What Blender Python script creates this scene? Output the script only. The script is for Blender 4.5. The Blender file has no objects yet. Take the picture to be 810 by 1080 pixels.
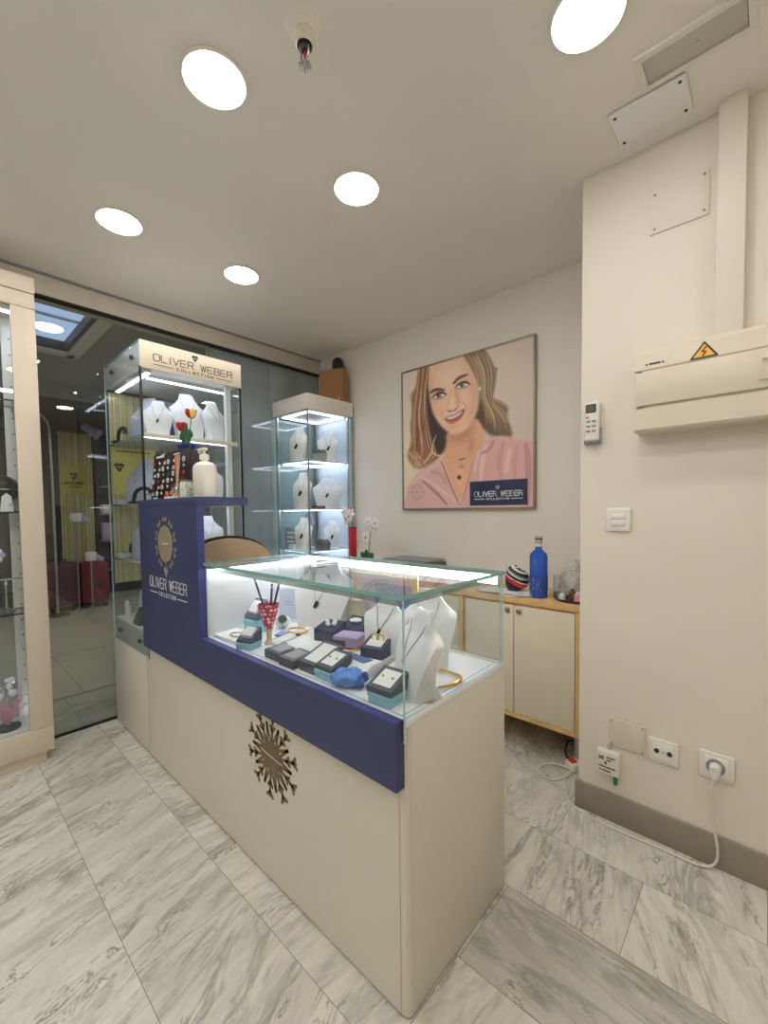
import bpy, bmesh, math, random
import numpy as np
from mathutils import Matrix, Vector
random.seed(7)
S = bpy.context.scene
COL = S.collection
PI = math.pi

# ------------------------------------------------------------------ camera
cam_d = bpy.data.cameras.new('camera'); cam = bpy.data.objects.new('camera', cam_d); COL.objects.link(cam)
cam_d.sensor_fit = 'VERTICAL'; cam_d.sensor_height = 36.0; cam_d.sensor_width = 27.0
cam_d.lens = 444.98 / 1080 * 36.0
cam_d.shift_y = 16.0 / 1080
cam_d.clip_start = 0.02
cR = Vector((0.73874216, 0.67387565, -0.01231343)); cF = Vector((-0.67371639, 0.7378023, -0.04188078)); cU = cR.cross(cF)
mm = Matrix.Identity(4)
for i in range(3):
    mm[i][0] = cR[i]; mm[i][1] = cU[i]; mm[i][2] = -cF[i]
mm[0][3], mm[1][3], mm[2][3] = 0, 0, 1.25
cam.matrix_world = mm
S.camera = cam

# ------------------------------------------------------------------ world, exposure
w = bpy.data.worlds.new('world'); S.world = w; w.use_nodes = True
w.node_tree.nodes['Background'].inputs[0].default_value = (0.75, 0.85, 1.0, 1)
w.node_tree.nodes['Background'].inputs[1].default_value = 0.25
S.view_settings.view_transform = 'Standard'; S.view_settings.look = 'None'
S.view_settings.exposure = 0.32; S.view_settings.gamma = 1.0; S.view_settings.use_curve_mapping = False
S.cycles.transparent_max_bounces = 40; S.cycles.max_bounces = 10; S.cycles.diffuse_bounces = 6
S.cycles.glossy_bounces = 5; S.cycles.use_denoising = True
S.cycles.sample_clamp_indirect = 6.0
LAMP = 30.0          # ceiling downlights
LEDS = 11.0           # strip lights in the glass cases

# ------------------------------------------------------------------ materials
def lin(c):
    r = []
    for v in c[:3]:
        v = v / 255.0
        r.append(v / 12.92 if v <= 0.04045 else ((v + 0.055) / 1.055) ** 2.4)
    return tuple(r) + (1.0,)
class NT:
    def __init__(s, m):
        s.t = m.node_tree; s.n = s.t.nodes
    def add(s, typ, **kw):
        n = s.n.new(typ)
        for k, v in kw.items():
            if isinstance(k, str) and hasattr(n, k): setattr(n, k, v)
        return n
    def l(s, a, b): s.t.links.new(a, b)
def mat(name, col, rough=0.5, metal=0.0, noise=0.04, scale=14.0, bump=0.0, spec=0.5, coat=0.0, trans=0.0):
    m = bpy.data.materials.new(name); m.use_nodes = True
    t = NT(m); b = t.n['Principled BSDF']
    c = lin(col)
    tc = t.add('ShaderNodeTexCoord'); nz = t.add('ShaderNodeTexNoise'); nz.inputs['Scale'].default_value = scale; nz.inputs['Detail'].default_value = 3
    t.l(tc.outputs['Object'], nz.inputs['Vector'])
    rp = t.add('ShaderNodeValToRGB')
    rp.color_ramp.elements[0].position = 0.3; rp.color_ramp.elements[1].position = 0.7
    rp.color_ramp.elements[0].color = tuple(max(0, x * (1 - noise)) for x in c[:3]) + (1,)
    rp.color_ramp.elements[1].color = tuple(min(1, x * (1 + noise)) for x in c[:3]) + (1,)
    t.l(nz.outputs['Fac'], rp.inputs['Fac']); t.l(rp.outputs['Color'], b.inputs['Base Color'])
    b.inputs['Roughness'].default_value = rough; b.inputs['Metallic'].default_value = metal
    b.inputs['Specular IOR Level'].default_value = spec
    b.inputs['Coat Weight'].default_value = coat
    if trans: b.inputs['Transmission Weight'].default_value = trans
    if bump:
        bp = t.add('ShaderNodeBump'); bp.inputs['Strength'].default_value = bump; bp.inputs['Distance'].default_value = 0.002
        t.l(nz.outputs['Fac'], bp.inputs['Height']); t.l(bp.outputs['Normal'], b.inputs['Normal'])
    return m
def emit(name, col, strength):
    m = bpy.data.materials.new(name); m.use_nodes = True
    t = NT(m); t.n.remove(t.n['Principled BSDF'])
    e = t.add('ShaderNodeEmission'); e.inputs[0].default_value = lin(col); e.inputs[1].default_value = strength
    t.l(e.outputs[0], t.n['Material Output'].inputs[0]); return m
def glass(name, tint=(240, 248, 246), refl=1.0, rough=0.0, haze=0.0, hazecol=(200, 210, 215)):
    """thin clear pane: transparent with a Schlick mirror layer, and an optional share of diffuse haze"""
    m = bpy.data.materials.new(name); m.use_nodes = True
    t = NT(m); t.n.remove(t.n['Principled BSDF'])
    tr = t.add('ShaderNodeBsdfTransparent'); tr.inputs[0].default_value = lin(tint)
    gl = t.add('ShaderNodeBsdfGlossy'); gl.inputs['Roughness'].default_value = rough
    lw = t.add('ShaderNodeLayerWeight'); lw.inputs[0].default_value = 0.5
    p = t.add('ShaderNodeMath', operation='POWER'); p.inputs[1].default_value = 5
    q = t.add('ShaderNodeMath', operation='MULTIPLY_ADD'); q.inputs[1].default_value = 0.96; q.inputs[2].default_value = 0.04 * refl
    t.l(lw.outputs['Facing'], p.inputs[0]); t.l(p.outputs[0], q.inputs[0])
    mx = t.add('ShaderNodeMixShader'); t.l(q.outputs[0], mx.inputs[0]); 
    src = tr.outputs[0]
    if haze:
        df = t.add('ShaderNodeBsdfDiffuse'); df.inputs[0].default_value = lin(hazecol)
        mh = t.add('ShaderNodeMixShader'); mh.inputs[0].default_value = haze
        t.l(tr.outputs[0], mh.inputs[1]); t.l(df.outputs[0], mh.inputs[2]); src = mh.outputs[0]
    t.l(src, mx.inputs[1]); t.l(gl.outputs[0], mx.inputs[2])
    t.l(mx.outputs[0], t.n['Material Output'].inputs[0]); return m
def striped(name, a, b, axis, freq):
    m = mat(name, a, 0.6); t = NT(m); bs = t.n['Principled BSDF']
    tc = t.add('ShaderNodeTexCoord'); sp = t.add('ShaderNodeSeparateXYZ'); t.l(tc.outputs['Object'], sp.inputs[0])
    mu = t.add('ShaderNodeMath', operation='MULTIPLY'); mu.inputs[1].default_value = freq; t.l(sp.outputs[axis], mu.inputs[0])
    nz = t.add('ShaderNodeTexNoise'); nz.noise_dimensions = '1D'; nz.inputs['Scale'].default_value = 1.0; nz.inputs['Detail'].default_value = 0
    t.l(mu.outputs[0], nz.inputs['W'])
    rp = t.add('ShaderNodeValToRGB'); e = rp.color_ramp.elements; e[0].position = 0.46; e[1].position = 0.52
    e[0].color = lin(a); e[1].color = lin(b); t.l(nz.outputs['Fac'], rp.inputs['Fac']); t.l(rp.outputs['Color'], bs.inputs['Base Color']); return m
def spotted(name, a, b, scale, thr):
    m = mat(name, a, 0.5); t = NT(m); bs = t.n['Principled BSDF']
    tc = t.add('ShaderNodeTexCoord'); v = t.add('ShaderNodeTexVoronoi'); v.inputs['Scale'].default_value = scale; v.inputs['Randomness'].default_value = 0.4
    t.l(tc.outputs['Object'], v.inputs['Vector'])
    rp = t.add('ShaderNodeValToRGB'); e = rp.color_ramp.elements; e[0].position = thr; e[1].position = thr + 0.05; e[0].color = lin(b); e[1].color = lin(a)
    t.l(v.outputs['Distance'], rp.inputs['Fac']); t.l(rp.outputs['Color'], bs.inputs['Base Color']); return m
def bands(name, d, freq, stops):
    m = mat(name, (40, 40, 44), 0.45); t = NT(m); bs = t.n['Principled BSDF']
    tc = t.add('ShaderNodeTexCoord'); dp = t.add('ShaderNodeVectorMath', operation='DOT_PRODUCT'); dp.inputs[1].default_value = d; t.l(tc.outputs['Object'], dp.inputs[0])
    fr = t.add('ShaderNodeMath', operation='MULTIPLY'); fr.inputs[1].default_value = freq; t.l(dp.outputs['Value'], fr.inputs[0])
    rp = t.add('ShaderNodeValToRGB'); rp.color_ramp.interpolation = 'CONSTANT'; e = rp.color_ramp.elements
    e[0].position, e[0].color = stops[0][0], lin(stops[0][1]); e[1].position, e[1].color = stops[1][0], lin(stops[1][1])
    for p, c in stops[2:]:
        x = e.new(p); x.color = lin(c)
    t.l(fr.outputs[0], rp.inputs['Fac']); t.l(rp.outputs['Color'], bs.inputs['Base Color']); return m
def marble(name, base, vein, dark, attr=True):
    m = mat(name, base, 0.28); t = NT(m); bs = t.n['Principled BSDF']
    at = t.add('ShaderNodeAttribute'); at.attribute_name = 'tile'
    sp = t.add('ShaderNodeSeparateColor'); t.l(at.outputs['Color'], sp.inputs[0])
    tc = t.add('ShaderNodeTexCoord')
    off = t.add('ShaderNodeCombineXYZ')
    k = t.add('ShaderNodeMath', operation='MULTIPLY'); k.inputs[1].default_value = 40; t.l(sp.outputs[0], k.inputs[0])
    k2 = t.add('ShaderNodeMath', operation='MULTIPLY'); k2.inputs[1].default_value = 40; t.l(sp.outputs[1], k2.inputs[0])
    t.l(k.outputs[0], off.inputs[0]); t.l(k2.outputs[0], off.inputs[1])
    ad = t.add('ShaderNodeVectorMath', operation='ADD'); t.l(tc.outputs['Object'], ad.inputs[0]); t.l(off.outputs[0], ad.inputs[1])
    an = t.add('ShaderNodeMath', operation='MULTIPLY'); an.inputs[1].default_value = PI; t.l(sp.outputs[2], an.inputs[0])
    vr = t.add('ShaderNodeVectorRotate', rotation_type='Z_AXIS'); t.l(ad.outputs[0], vr.inputs['Vector']); t.l(an.outputs[0], vr.inputs['Angle'])
    sc = t.add('ShaderNodeVectorMath', operation='MULTIPLY'); sc.inputs[1].default_value = (1.0, 4.2, 1.0); t.l(vr.outputs[0], sc.inputs[0])
    def nz(scale, det, dist, rough=0.6):
        n = t.add('ShaderNodeTexNoise'); n.inputs['Scale'].default_value = scale; n.inputs['Detail'].default_value = det; n.inputs['Distortion'].default_value = dist
        n.inputs['Roughness'].default_value = rough; t.l(sc.outputs[0], n.inputs['Vector']); return n.outputs['Fac']
    def ramp(src, p):
        r = t.add('ShaderNodeValToRGB'); e = r.color_ramp.elements
        e[0].position = p[0][0]; e[0].color = (p[0][1],) * 3 + (1,); e[1].position = p[-1][0]; e[1].color = (p[-1][1],) * 3 + (1,)
        for q in p[1:-1]:
            x = e.new(q[0]); x.color = (q[1],) * 3 + (1,)
        t.l(src, r.inputs['Fac']); return r.outputs['Color']
    veins = ramp(nz(2.1, 6, 0.9), [(0.45, 0), (0.495, 0.75), (0.505, 0.75), (0.56, 0)])
    mask = ramp(nz(1.3, 3, 0.3), [(0.40, 0), (0.66, 1)])
    mu = t.add('ShaderNodeMath', operation='MULTIPLY'); t.l(veins, mu.inputs[0]); t.l(mask, mu.inputs[1])
    cloud = ramp(nz(3.2, 8, 0.5, 0.7), [(0.36, 0), (0.70, 0.85)])
    speck = ramp(nz(9, 6, 1.2, 0.7), [(0.56, 0), (0.72, 0.5)])
    fine = ramp(nz(4.6, 7, 1.6, 0.62), [(0.472, 0), (0.497, 0.8), (0.503, 0.8), (0.53, 0)])
    mask2 = ramp(nz(2.3, 2, 0.4), [(0.5, 0), (0.62, 1)])
    m1 = t.add('ShaderNodeMixRGB'); m1.inputs[1].default_value = lin(base); m1.inputs[2].default_value = lin(vein); t.l(cloud, m1.inputs[0])
    m2 = t.add('ShaderNodeMixRGB'); m2.inputs[2].default_value = lin(dark); t.l(mu.outputs[0], m2.inputs[0]); t.l(m1.outputs[0], m2.inputs[1])
    m3 = t.add('ShaderNodeMixRGB'); m3.inputs[2].default_value = lin(dark); t.l(m2.outputs[0], m3.inputs[1])
    sm = t.add('ShaderNodeMath', operation='MULTIPLY'); t.l(speck, sm.inputs[0]); t.l(mask, sm.inputs[1]); t.l(sm.outputs[0], m3.inputs[0])
    m4 = t.add('ShaderNodeMixRGB', blend_type='MULTIPLY'); m4.inputs[0].default_value = 1.0; t.l(m3.outputs[0], m4.inputs[1])
    al = t.add('ShaderNodeCombineColor')
    for i in range(3): t.l(at.outputs['Alpha'], al.inputs[i])
    t.l(al.outputs[0], m4.inputs[2])
    fm = t.add('ShaderNodeMath', operation='MULTIPLY'); t.l(fine, fm.inputs[0]); t.l(mask2, fm.inputs[1])
    m5 = t.add('ShaderNodeMixRGB'); m5.inputs[2].default_value = lin(tuple(x * 0.86 for x in dark)); t.l(fm.outputs[0], m5.inputs[0]); t.l(m4.outputs[0], m5.inputs[1])
    t.l(m5.outputs[0], bs.inputs['Base Color'])
    return m
def vcol(name, rough=0.4):
    m = mat(name, (200, 200, 200), rough); t = NT(m)
    at = t.add('ShaderNodeAttribute'); at.attribute_name = 'print'; t.l(at.outputs['Color'], t.n['Principled BSDF'].inputs['Base Color']); return m

M = dict(
 wall=mat('wall_paint', (230, 225, 216), 0.6, noise=0.012, scale=3), wall2=mat('wall_paint_column', (230, 223, 211), 0.55, noise=0.015, scale=4),
 ceil=mat('ceiling_paint', (238, 233, 226), 0.7, noise=0.03, scale=2.2), skirt=mat('grey_skirting', (150, 140, 126), 0.45),
 marble=marble('floor_marble', (230, 227, 217), (192, 190, 177), (134, 132, 121)), grout=mat('grout', (120, 112, 98), 0.8),
 lamin=mat('cream_laminate', (220, 214, 200), 0.38, noise=0.01, scale=3), navy=mat('navy_panel', (58, 67, 108), 0.5, noise=0.03, scale=30),
 lilac=mat('navy_edge_led_lit', (62, 68, 130), 0.4), white=mat('white_lacquer', (236, 236, 236), 0.35, noise=0.01), deck=mat('white_deck', (240, 240, 244), 0.3, noise=0.005),  # lilac is the panel navy with the LED light put into its colour
 frame=mat('beige_frame', (218, 205, 186), 0.42, noise=0.015, scale=4), fascia=mat('cream_fascia', (244, 232, 210), 0.45, noise=0.01),
 black=mat('black_plastic', (24, 24, 27), 0.4), dark=mat('dark_grey', (58, 58, 62), 0.5), grey=mat('mid_grey', (140, 143, 148), 0.5), steel=mat('brushed_steel', (190, 190, 188), 0.28, 1.0),
 bronze=mat('bronze_film', (116, 98, 66), 0.5), greyfilm=mat('grey_film', (150, 142, 122), 0.5), silver=mat('silver_film', (225, 226, 232), 0.4),
 glass=glass('clear_glass'), shopglass=glass('shopfront_glass', (240, 243, 241), 1.6), caseglass=glass('case_glass', (249, 252, 252)),
 gedge=mat('glass_edge_green', (128, 186, 182), 0.15, spec=0.8), gedge2=mat('glass_edge_pale', (190, 220, 222), 0.2),
 lamp=emit('lamp_diffuser', (255, 250, 244), LAMP), led=emit('led_cool', (226, 234, 255), LEDS), ledv=emit('led_tower', (226, 234, 255), LEDS * 0.55), ledc=emit('led_counter', (244, 248, 255), LEDS * 2.4), wood=mat('light_wood', (222, 184, 128), 0.45, noise=0.12, scale=9),
 door=mat('ivory_door', (226, 216, 196), 0.42, noise=0.01), plastic=mat('white_plastic', (232, 228, 218), 0.35, noise=0.01), plasticw=mat('warm_plastic', (222, 212, 194), 0.35, noise=0.01),
 bustw=mat('white_leatherette', (236, 234, 236), 0.5, noise=0.015, scale=40), bustg=mat('pale_grey_leatherette', (190, 192, 208), 0.5, noise=0.02, scale=40), bustc=mat('cream_leatherette', (232, 226, 212), 0.5, noise=0.02, scale=40),
 navybox=mat('navy_box', (52, 57, 88), 0.5), slate=mat('slate_box', (70, 74, 92), 0.5), aqua=mat('aqua_box', (150, 200, 216), 0.5), aqua2=spotted('aqua_print', (146, 200, 218), (84, 138, 176), 90, 0.25), blue=mat('royal_blue', (52, 96, 182), 0.4), pad=mat('white_pad', (232, 230, 232), 0.6),
 gold=mat('gold', (226, 178, 84), 0.28, 0.7), chain=mat('silver_chain', (150, 150, 158), 0.3, 0.8), gem=mat('dark_gem', (40, 40, 48), 0.15), crystal=mat('crystal', (235, 238, 246), 0.1), 
 lav=mat('lavender', (186, 166, 210), 0.5), pink=mat('pink', (238, 166, 190), 0.5), yellow=mat('soft_yellow', (236, 214, 110), 0.6), tan=mat('tan_fabric', (214, 190, 158), 0.7, noise=0.05, scale=60, bump=0.2),
 kraft=mat('kraft_paper', (158, 116, 78), 0.7, noise=0.05), red=mat('red', (190, 34, 52), 0.45), green=mat('leaf_green', (40, 92, 48), 0.45), lgreen=mat('grey_green', (112, 128, 104), 0.6), petal=mat('white_petal', (244, 236, 234), 0.5), stem=mat('brown_stem', (96, 78, 56), 0.6),
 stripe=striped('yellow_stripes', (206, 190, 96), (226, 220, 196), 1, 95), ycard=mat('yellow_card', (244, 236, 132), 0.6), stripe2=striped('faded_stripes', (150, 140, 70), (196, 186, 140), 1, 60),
 dots=spotted('red_dots', (206, 52, 78), (244, 236, 238), 62, 0.33), glit=spotted('blue_glitter', (60, 110, 190), (210, 225, 245), 60, 0.22), glit2=spotted('steel_glitter', (92, 130, 176), (222, 232, 240), 70, 0.30), 
 bottleg=mat('blue_bottle_glass', (58, 116, 236), 0.06, trans=0.5, noise=0.01), clear=glass('clear_plastic', (250, 251, 251), 1.2, 0.06, 0.10, (225, 228, 228)), cable=mat('white_cable', (226, 220, 206), 0.5), kerb=marble('kerb_marble', (180, 176, 164), (150, 148, 138), (110, 108, 100)),
 mallfloor=mat('corridor_stone', (176, 171, 156), 0.35, noise=0.08, scale=2.5), mallwall=mat('corridor_plaster', (150, 148, 142), 0.7), mallceil=mat('corridor_ceiling', (150, 148, 142), 0.7), darkshop=mat('dark_shop_wall', (74, 70, 70), 0.7), sky=emit('skylight_sheet', (176, 200, 240), 0.8),
 greypanel=mat('blue_grey_panel', (186, 194, 204), 0.45, noise=0.01), palepanel=mat('pale_grey_panel', (206, 214, 212), 0.35), 
 shelfw=glass('shelf_glass', (235, 240, 240), 1.0, 0.05, .5, (232, 236, 240)),
 orange=mat('orange', (226, 112, 50), 0.5), maroon=mat('maroon', (120, 36, 46), 0.45), purple=mat('purple', (98, 84, 160), 0.5), skin=mat('peach', (226, 180, 150), 0.6), poster=vcol('poster_print'),
)

# ------------------------------------------------------------------ mesh builder
class MB:
    def __init__(s, T=None):
        s.bm = bmesh.new(); s.T = T; s.mi = 0
    def _f(s, vs, faces):
        T = s.T
        bv = [s.bm.verts.new(T @ Vector(v) if T is not None else Vector(v)) for v in vs]
        out = []
        for f in faces:
            try:
                g = s.bm.faces.new([bv[i] for i in f]); g.material_index = s.mi; out.append(g)
            except ValueError: pass
        return bv, out
    def box(s, x0, x1, y0, y1, z0, z1, bev=0.0, seg=2):
        if x0 > x1: x0, x1 = x1, x0
        if y0 > y1: y0, y1 = y1, y0
        if z0 > z1: z0, z1 = z1, z0
        v, f = s._f([(x, y, z) for z in (z0, z1) for y in (y0, y1) for x in (x0, x1)],
             [(0, 2, 3, 1), (4, 5, 7, 6), (0, 1, 5, 4), (1, 3, 7, 5), (3, 2, 6, 7), (2, 0, 4, 6)])
        if bev:
            es = list({e for g in f for e in g.edges})
            r = bmesh.ops.bevel(s.bm, geom=es, offset=bev, segments=seg, affect='EDGES', profile=0.5)
            for g in r['faces']: g.material_index = s.mi
        return s
    def pane(s, x0, x1, y0, y1, z0, z1):
        d = (x1 - x0, y1 - y0, z1 - z0); ax = d.index(min(d))
        v, f = s._f([(x, y, z) for z in (z0, z1) for y in (y0, y1) for x in (x0, x1)],
             [(0, 2, 3, 1), (4, 5, 7, 6), (0, 1, 5, 4), (1, 3, 7, 5), (3, 2, 6, 7), (2, 0, 4, 6)])
        big = {0: (3, 5), 1: (2, 4), 2: (0, 1)}[ax]
        for i, g in enumerate(f): g.material_index = 0 if i in big else 1
        return s
    def cyl(s, p, q, r, r2=None, n=20):
        r2 = r if r2 is None else r2; p, q = Vector(p), Vector(q); d = (q - p).normalized()
        a = d.orthogonal().normalized(); b = d.cross(a)
        ring = lambda c, R: [tuple(c + (a * math.cos(2 * PI * i / n) + b * math.sin(2 * PI * i / n)) * R) for i in range(n)]
        s._f(ring(p, r) + ring(q, r2), [(i, (i + 1) % n, n + (i + 1) % n, n + i) for i in range(n)] + [tuple(reversed(range(n))), tuple(range(n, 2 * n))]); return s
    def lathe(s, prof, c=(0, 0, 0), n=24, sx=1.0, sy=1.0):
        vs = []; k = len(prof)
        for (r, z) in prof:
            r = max(r, 1e-5)
            vs += [(c[0] + r * sx * math.cos(2 * PI * i / n), c[1] + r * sy * math.sin(2 * PI * i / n), c[2] + z) for i in range(n)]
        fs = [(j * n + i, j * n + (i + 1) % n, (j + 1) * n + (i + 1) % n, (j + 1) * n + i) for j in range(k - 1) for i in range(n)]
        fs += [tuple(reversed(range(n))), tuple(range((k - 1) * n, k * n))]
        s._f(vs, fs); return s
    def sph(s, c, r, u=14, v=9):
        r = (r, r, r) if not isinstance(r, tuple) else r
        pr = [(math.sin(PI * j / v), -math.cos(PI * j / v)) for j in range(v + 1)]
        vs = []; n = u
        for (a, z) in pr:
            a = max(a, 1e-4); vs += [(c[0] + r[0] * a * math.cos(2 * PI * i / n), c[1] + r[1] * a * math.sin(2 * PI * i / n), c[2] + r[2] * z) for i in range(n)]
        s._f(vs, [(j * n + i, j * n + (i + 1) % n, (j + 1) * n + (i + 1) % n, (j + 1) * n + i) for j in range(v) for i in range(n)]); return s
    def tube(s, pts, r, n=8, closed=False, smooth=0):
        P = [Vector(p) for p in pts]
        for _ in range(smooth):
            Q = []; m = len(P)
            for i in range(m if closed else m - 1):
                a, b = P[i], P[(i + 1) % m]; Q += [a * .75 + b * .25, a * .25 + b * .75]
            P = Q if closed else [P[0]] + Q + [P[-1]]
        m = len(P); vs = []; up = None
        for i, p in enumerate(P):
            a = P[(i - 1) % m] if closed else P[max(0, i - 1)]; b = P[(i + 1) % m] if closed else P[min(m - 1, i + 1)]
            d = (b - a).normalized()
            if up is None: up = d.orthogonal().normalized()
            up = (up - d * up.dot(d)).normalized(); e = d.cross(up)
            R = r(i / (m - 1)) if callable(r) else r
            vs += [tuple(p + (up * math.cos(2 * PI * k / n) + e * math.sin(2 * PI * k / n)) * R) for k in range(n)]
        fs = [(i * n + k, i * n + (k + 1) % n, ((i + 1) % m) * n + (k + 1) % n, ((i + 1) % m) * n + k) for i in range(m if closed else m - 1) for k in range(n)]
        if not closed: fs += [tuple(reversed(range(n))), tuple(range((m - 1) * n, m * n))]
        s._f(vs, fs); return s
    def rim(s, x0, x1, y0, y1, w, lo, hi, axis='z'):
        """rectangular frame of four butted bars in the plane across the axis"""
        for a in ((x0, x1, y0, y0 + w), (x0, x1, y1 - w, y1), (x0, x0 + w, y0 + w, y1 - w), (x1 - w, x1, y0 + w, y1 - w)):
            s.box(*a, lo, hi) if axis == 'z' else s.box(a[0], a[1], lo, hi, a[2], a[3])
        return s
    def torus(s, c, R, r, n=28, k=8, axis='z', flat=1.0):
        pts = []
        for i in range(n):
            a = 2 * PI * i / n; u, v = R * math.cos(a), R * math.sin(a) * flat
            pts.append({'z': (c[0] + u, c[1] + v, c[2]), 'y': (c[0] + u, c[1], c[2] + v), 'x': (c[0], c[1] + u, c[2] + v)}[axis])
        return s.tube(pts, r, k, True)
    def prism(s, poly, axis, lo, hi):
        n = len(poly); mk = {'x': lambda a, b, h: (h, a, b), 'y': lambda a, b, h: (a, h, b), 'z': lambda a, b, h: (a, b, h)}[axis]
        s._f([mk(a, b, lo) for a, b in poly] + [mk(a, b, hi) for a, b in poly],
             [(i, (i + 1) % n, n + (i + 1) % n, n + i) for i in range(n)] + [tuple(reversed(range(n))), tuple(range(n, 2 * n))]); return s
    def grid(s, fn, nu, nv, thick=0.0):
        vs = [fn(i / nu, j / nv) for j in range(nv + 1) for i in range(nu + 1)]
        s._f(vs, [(j * (nu + 1) + i, j * (nu + 1) + i + 1, (j + 1) * (nu + 1) + i + 1, (j + 1) * (nu + 1) + i) for j in range(nv) for i in range(nu)])
        if thick:
            fs = [f for f in s.bm.faces]
            bmesh.ops.solidify(s.bm, geom=fs, thickness=thick)
        return s
    def loft(s, rings):
        n = len(rings[0]); k = len(rings); vs = [p for r in rings for p in r]
        s._f(vs, [(j * n + i, j * n + (i + 1) % n, (j + 1) * n + (i + 1) % n, (j + 1) * n + i) for j in range(k - 1) for i in range(n)] + [tuple(reversed(range(n))), tuple(range((k - 1) * n, k * n))]); return s
    def stroke(s, a, b, wid, O, R, U, dep=0.0012):
        """flat bar from a to b in the plane O + R*x + U*y"""
        O, R, U = Vector(O), Vector(R).normalized(), Vector(U).normalized(); N = R.cross(U)
        a, b = Vector(a), Vector(b); d = b - a
        if d.length < 1e-9: return s
        d.normalize(); p = Vector((-d.y, d.x)) * wid / 2; e = d * wid * 0.3
        c = [a - e - p, b + e - p, b + e + p, a - e + p]
        P = lambda q, h: tuple(O + R * q.x + U * q.y + N * h)
        s._f([P(q, 0.0002) for q in c] + [P(q, dep) for q in c], [(3, 2, 1, 0), (4, 5, 6, 7), (0, 1, 5, 4), (1, 2, 6, 5), (2, 3, 7, 6), (3, 0, 4, 7)]); return s
def worldmat(o):
    m = Matrix.Identity(4)
    while o is not None:
        m = (Matrix.Translation(o.location) @ Matrix.Rotation(o.rotation_euler.z, 4, 'Z')) @ m; o = o.parent
    return m
def obj(name, mb, m, parent=None, local=False, smooth=32, label=None):
    bmesh.ops.recalc_face_normals(mb.bm, faces=list(mb.bm.faces))
    me = bpy.data.meshes.new(name); 
    if parent is not None and not local: mb.bm.transform(worldmat(parent).inverted())
    mb.bm.to_mesh(me); mb.bm.free()
    for x in (m if isinstance(m, (list, tuple)) else [m]): me.materials.append(M[x] if isinstance(x, str) else x)
    if smooth:
        for p in me.polygons: p.use_smooth = True
        me.set_sharp_from_angle(angle=math.radians(smooth))
    o = bpy.data.objects.new(name, me); COL.objects.link(o)
    if parent is not None: o.parent = parent
    if label: o['label'] = label
    return o
def tag(o, label, cat, group=None):
    o['label'] = label; o['category'] = cat
    if group: o['group'] = group
    return o
def thing(name, label, cat, loc=(0, 0, 0), rz=0.0, group=None):
    o = bpy.data.objects.new(name, None); o.empty_display_size = 0.05; COL.objects.link(o); o.location = loc; o.rotation_euler = (0, 0, rz)
    return tag(o, label, cat, group)
def struct(name, mb, m, smooth=32):
    o = obj(name, mb, m, None, smooth=smooth); o['kind'] = 'structure'; return o
def kids(o): return [c for c in bpy.data.objects if c.parent == o]
def dup(root, loc, rz=None, label=None):
    def cp(o, par):
        c = o.copy(); COL.objects.link(c)
        if par is not None: c.parent = par
        for ch in kids(o): cp(ch, c)
        return c
    r = cp(root, None); r.location = loc
    if rz is not None: r.rotation_euler = (0, 0, rz)
    if label: r['label'] = label
    return r

# stroke lettering (wide thin capitals on a unit box)
def arc(cx, cy, rx, ry, a0, a1, n=6): return [(cx + rx * math.cos(math.radians(a0 + (a1 - a0) * i / n)), cy + ry * math.sin(math.radians(a0 + (a1 - a0) * i / n))) for i in range(n + 1)]
oo = arc(.75, .7, .25, .3, 0, 90, 4) + arc(.25, .7, .25, .3, 90, 180, 4) + arc(.25, .3, .25, .3, 180, 270, 4) + arc(.75, .3, .25, .3, 270, 360, 4)
rr = arc(.78, .76, .22, .24, -90, 90, 5)
FONT = {
 'O': [oo + [oo[0]]], 'L': [[(0, 1), (0, .12), (.1, 0), (.85, 0)]], 'I': [[(.5, 0), (.5, 1)]], 'V': [[(0, 1), (.5, 0), (1, 1)]],
 'E': [[(.92, 1), (.1, 1), (0, .88), (0, .12), (.1, 0), (.92, 0)], [(0, .5), (.85, .5)]], 'R': [[(0, 0), (0, 1), (.78, 1)] , [(0, .52)] + rr, [(.6, .52), (1, 0)]],
 'W': [[(0, 1), (.27, 0), (.5, .9), (.73, 0), (1, 1)]], 'B': [[(0, .52), (0, 1)] + arc(.75, .76, .2, .24, 90, -90, 5) + arc(.78, .26, .22, .26, 90, -90, 5) + [(0, 0), (0, .52), (.75, .52)]],
 'C': [[(.95, 1), (.12, 1), (0, .85), (0, .15), (.12, 0), (.95, 0)]], 'T': [[(0, 1), (1, 1)], [(.5, 1), (.5, 0)]], 'N': [[(0, 0), (0, 1), (1, 0), (1, 1)]],
 'S': [[(.95, 1), (.1, 1), (0, .78), (.1, .52), (.9, .5), (1, .25), (.9, 0), (0, 0)]], 'A': [[(0, 0), (.5, 1), (1, 0)], [(.2, .35), (.8, .35)]], 'Y': [[(0, 1), (.5, .5), (1, 1)], [(.5, .5), (.5, 0)]], 'P': [[(0, 0), (0, 1), (.78, 1)], [(0, .52)] + rr],
}
def letters(mb, text, O, R, U, x0, x1, y, h, wid, gap=0.28, narrow=0.35):
    """letters set between x0 and x1 on the plane O + R*x + U*y"""
    units = [(narrow if c == 'I' else 0.75 if c == ' ' else 1.0) for c in text]
    tot = sum(units) + gap * (len(text) - 1); k = (x1 - x0) / tot; x = x0
    for c, u in zip(text, units):
        for line in FONT.get(c, []):
            for a, b in zip(line[:-1], line[1:]):
                mb.stroke((x + a[0] * u * k, y + a[1] * h), (x + b[0] * u * k, y + b[1] * h), wid, O, R, U)
        x += (u + gap) * k
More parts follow.
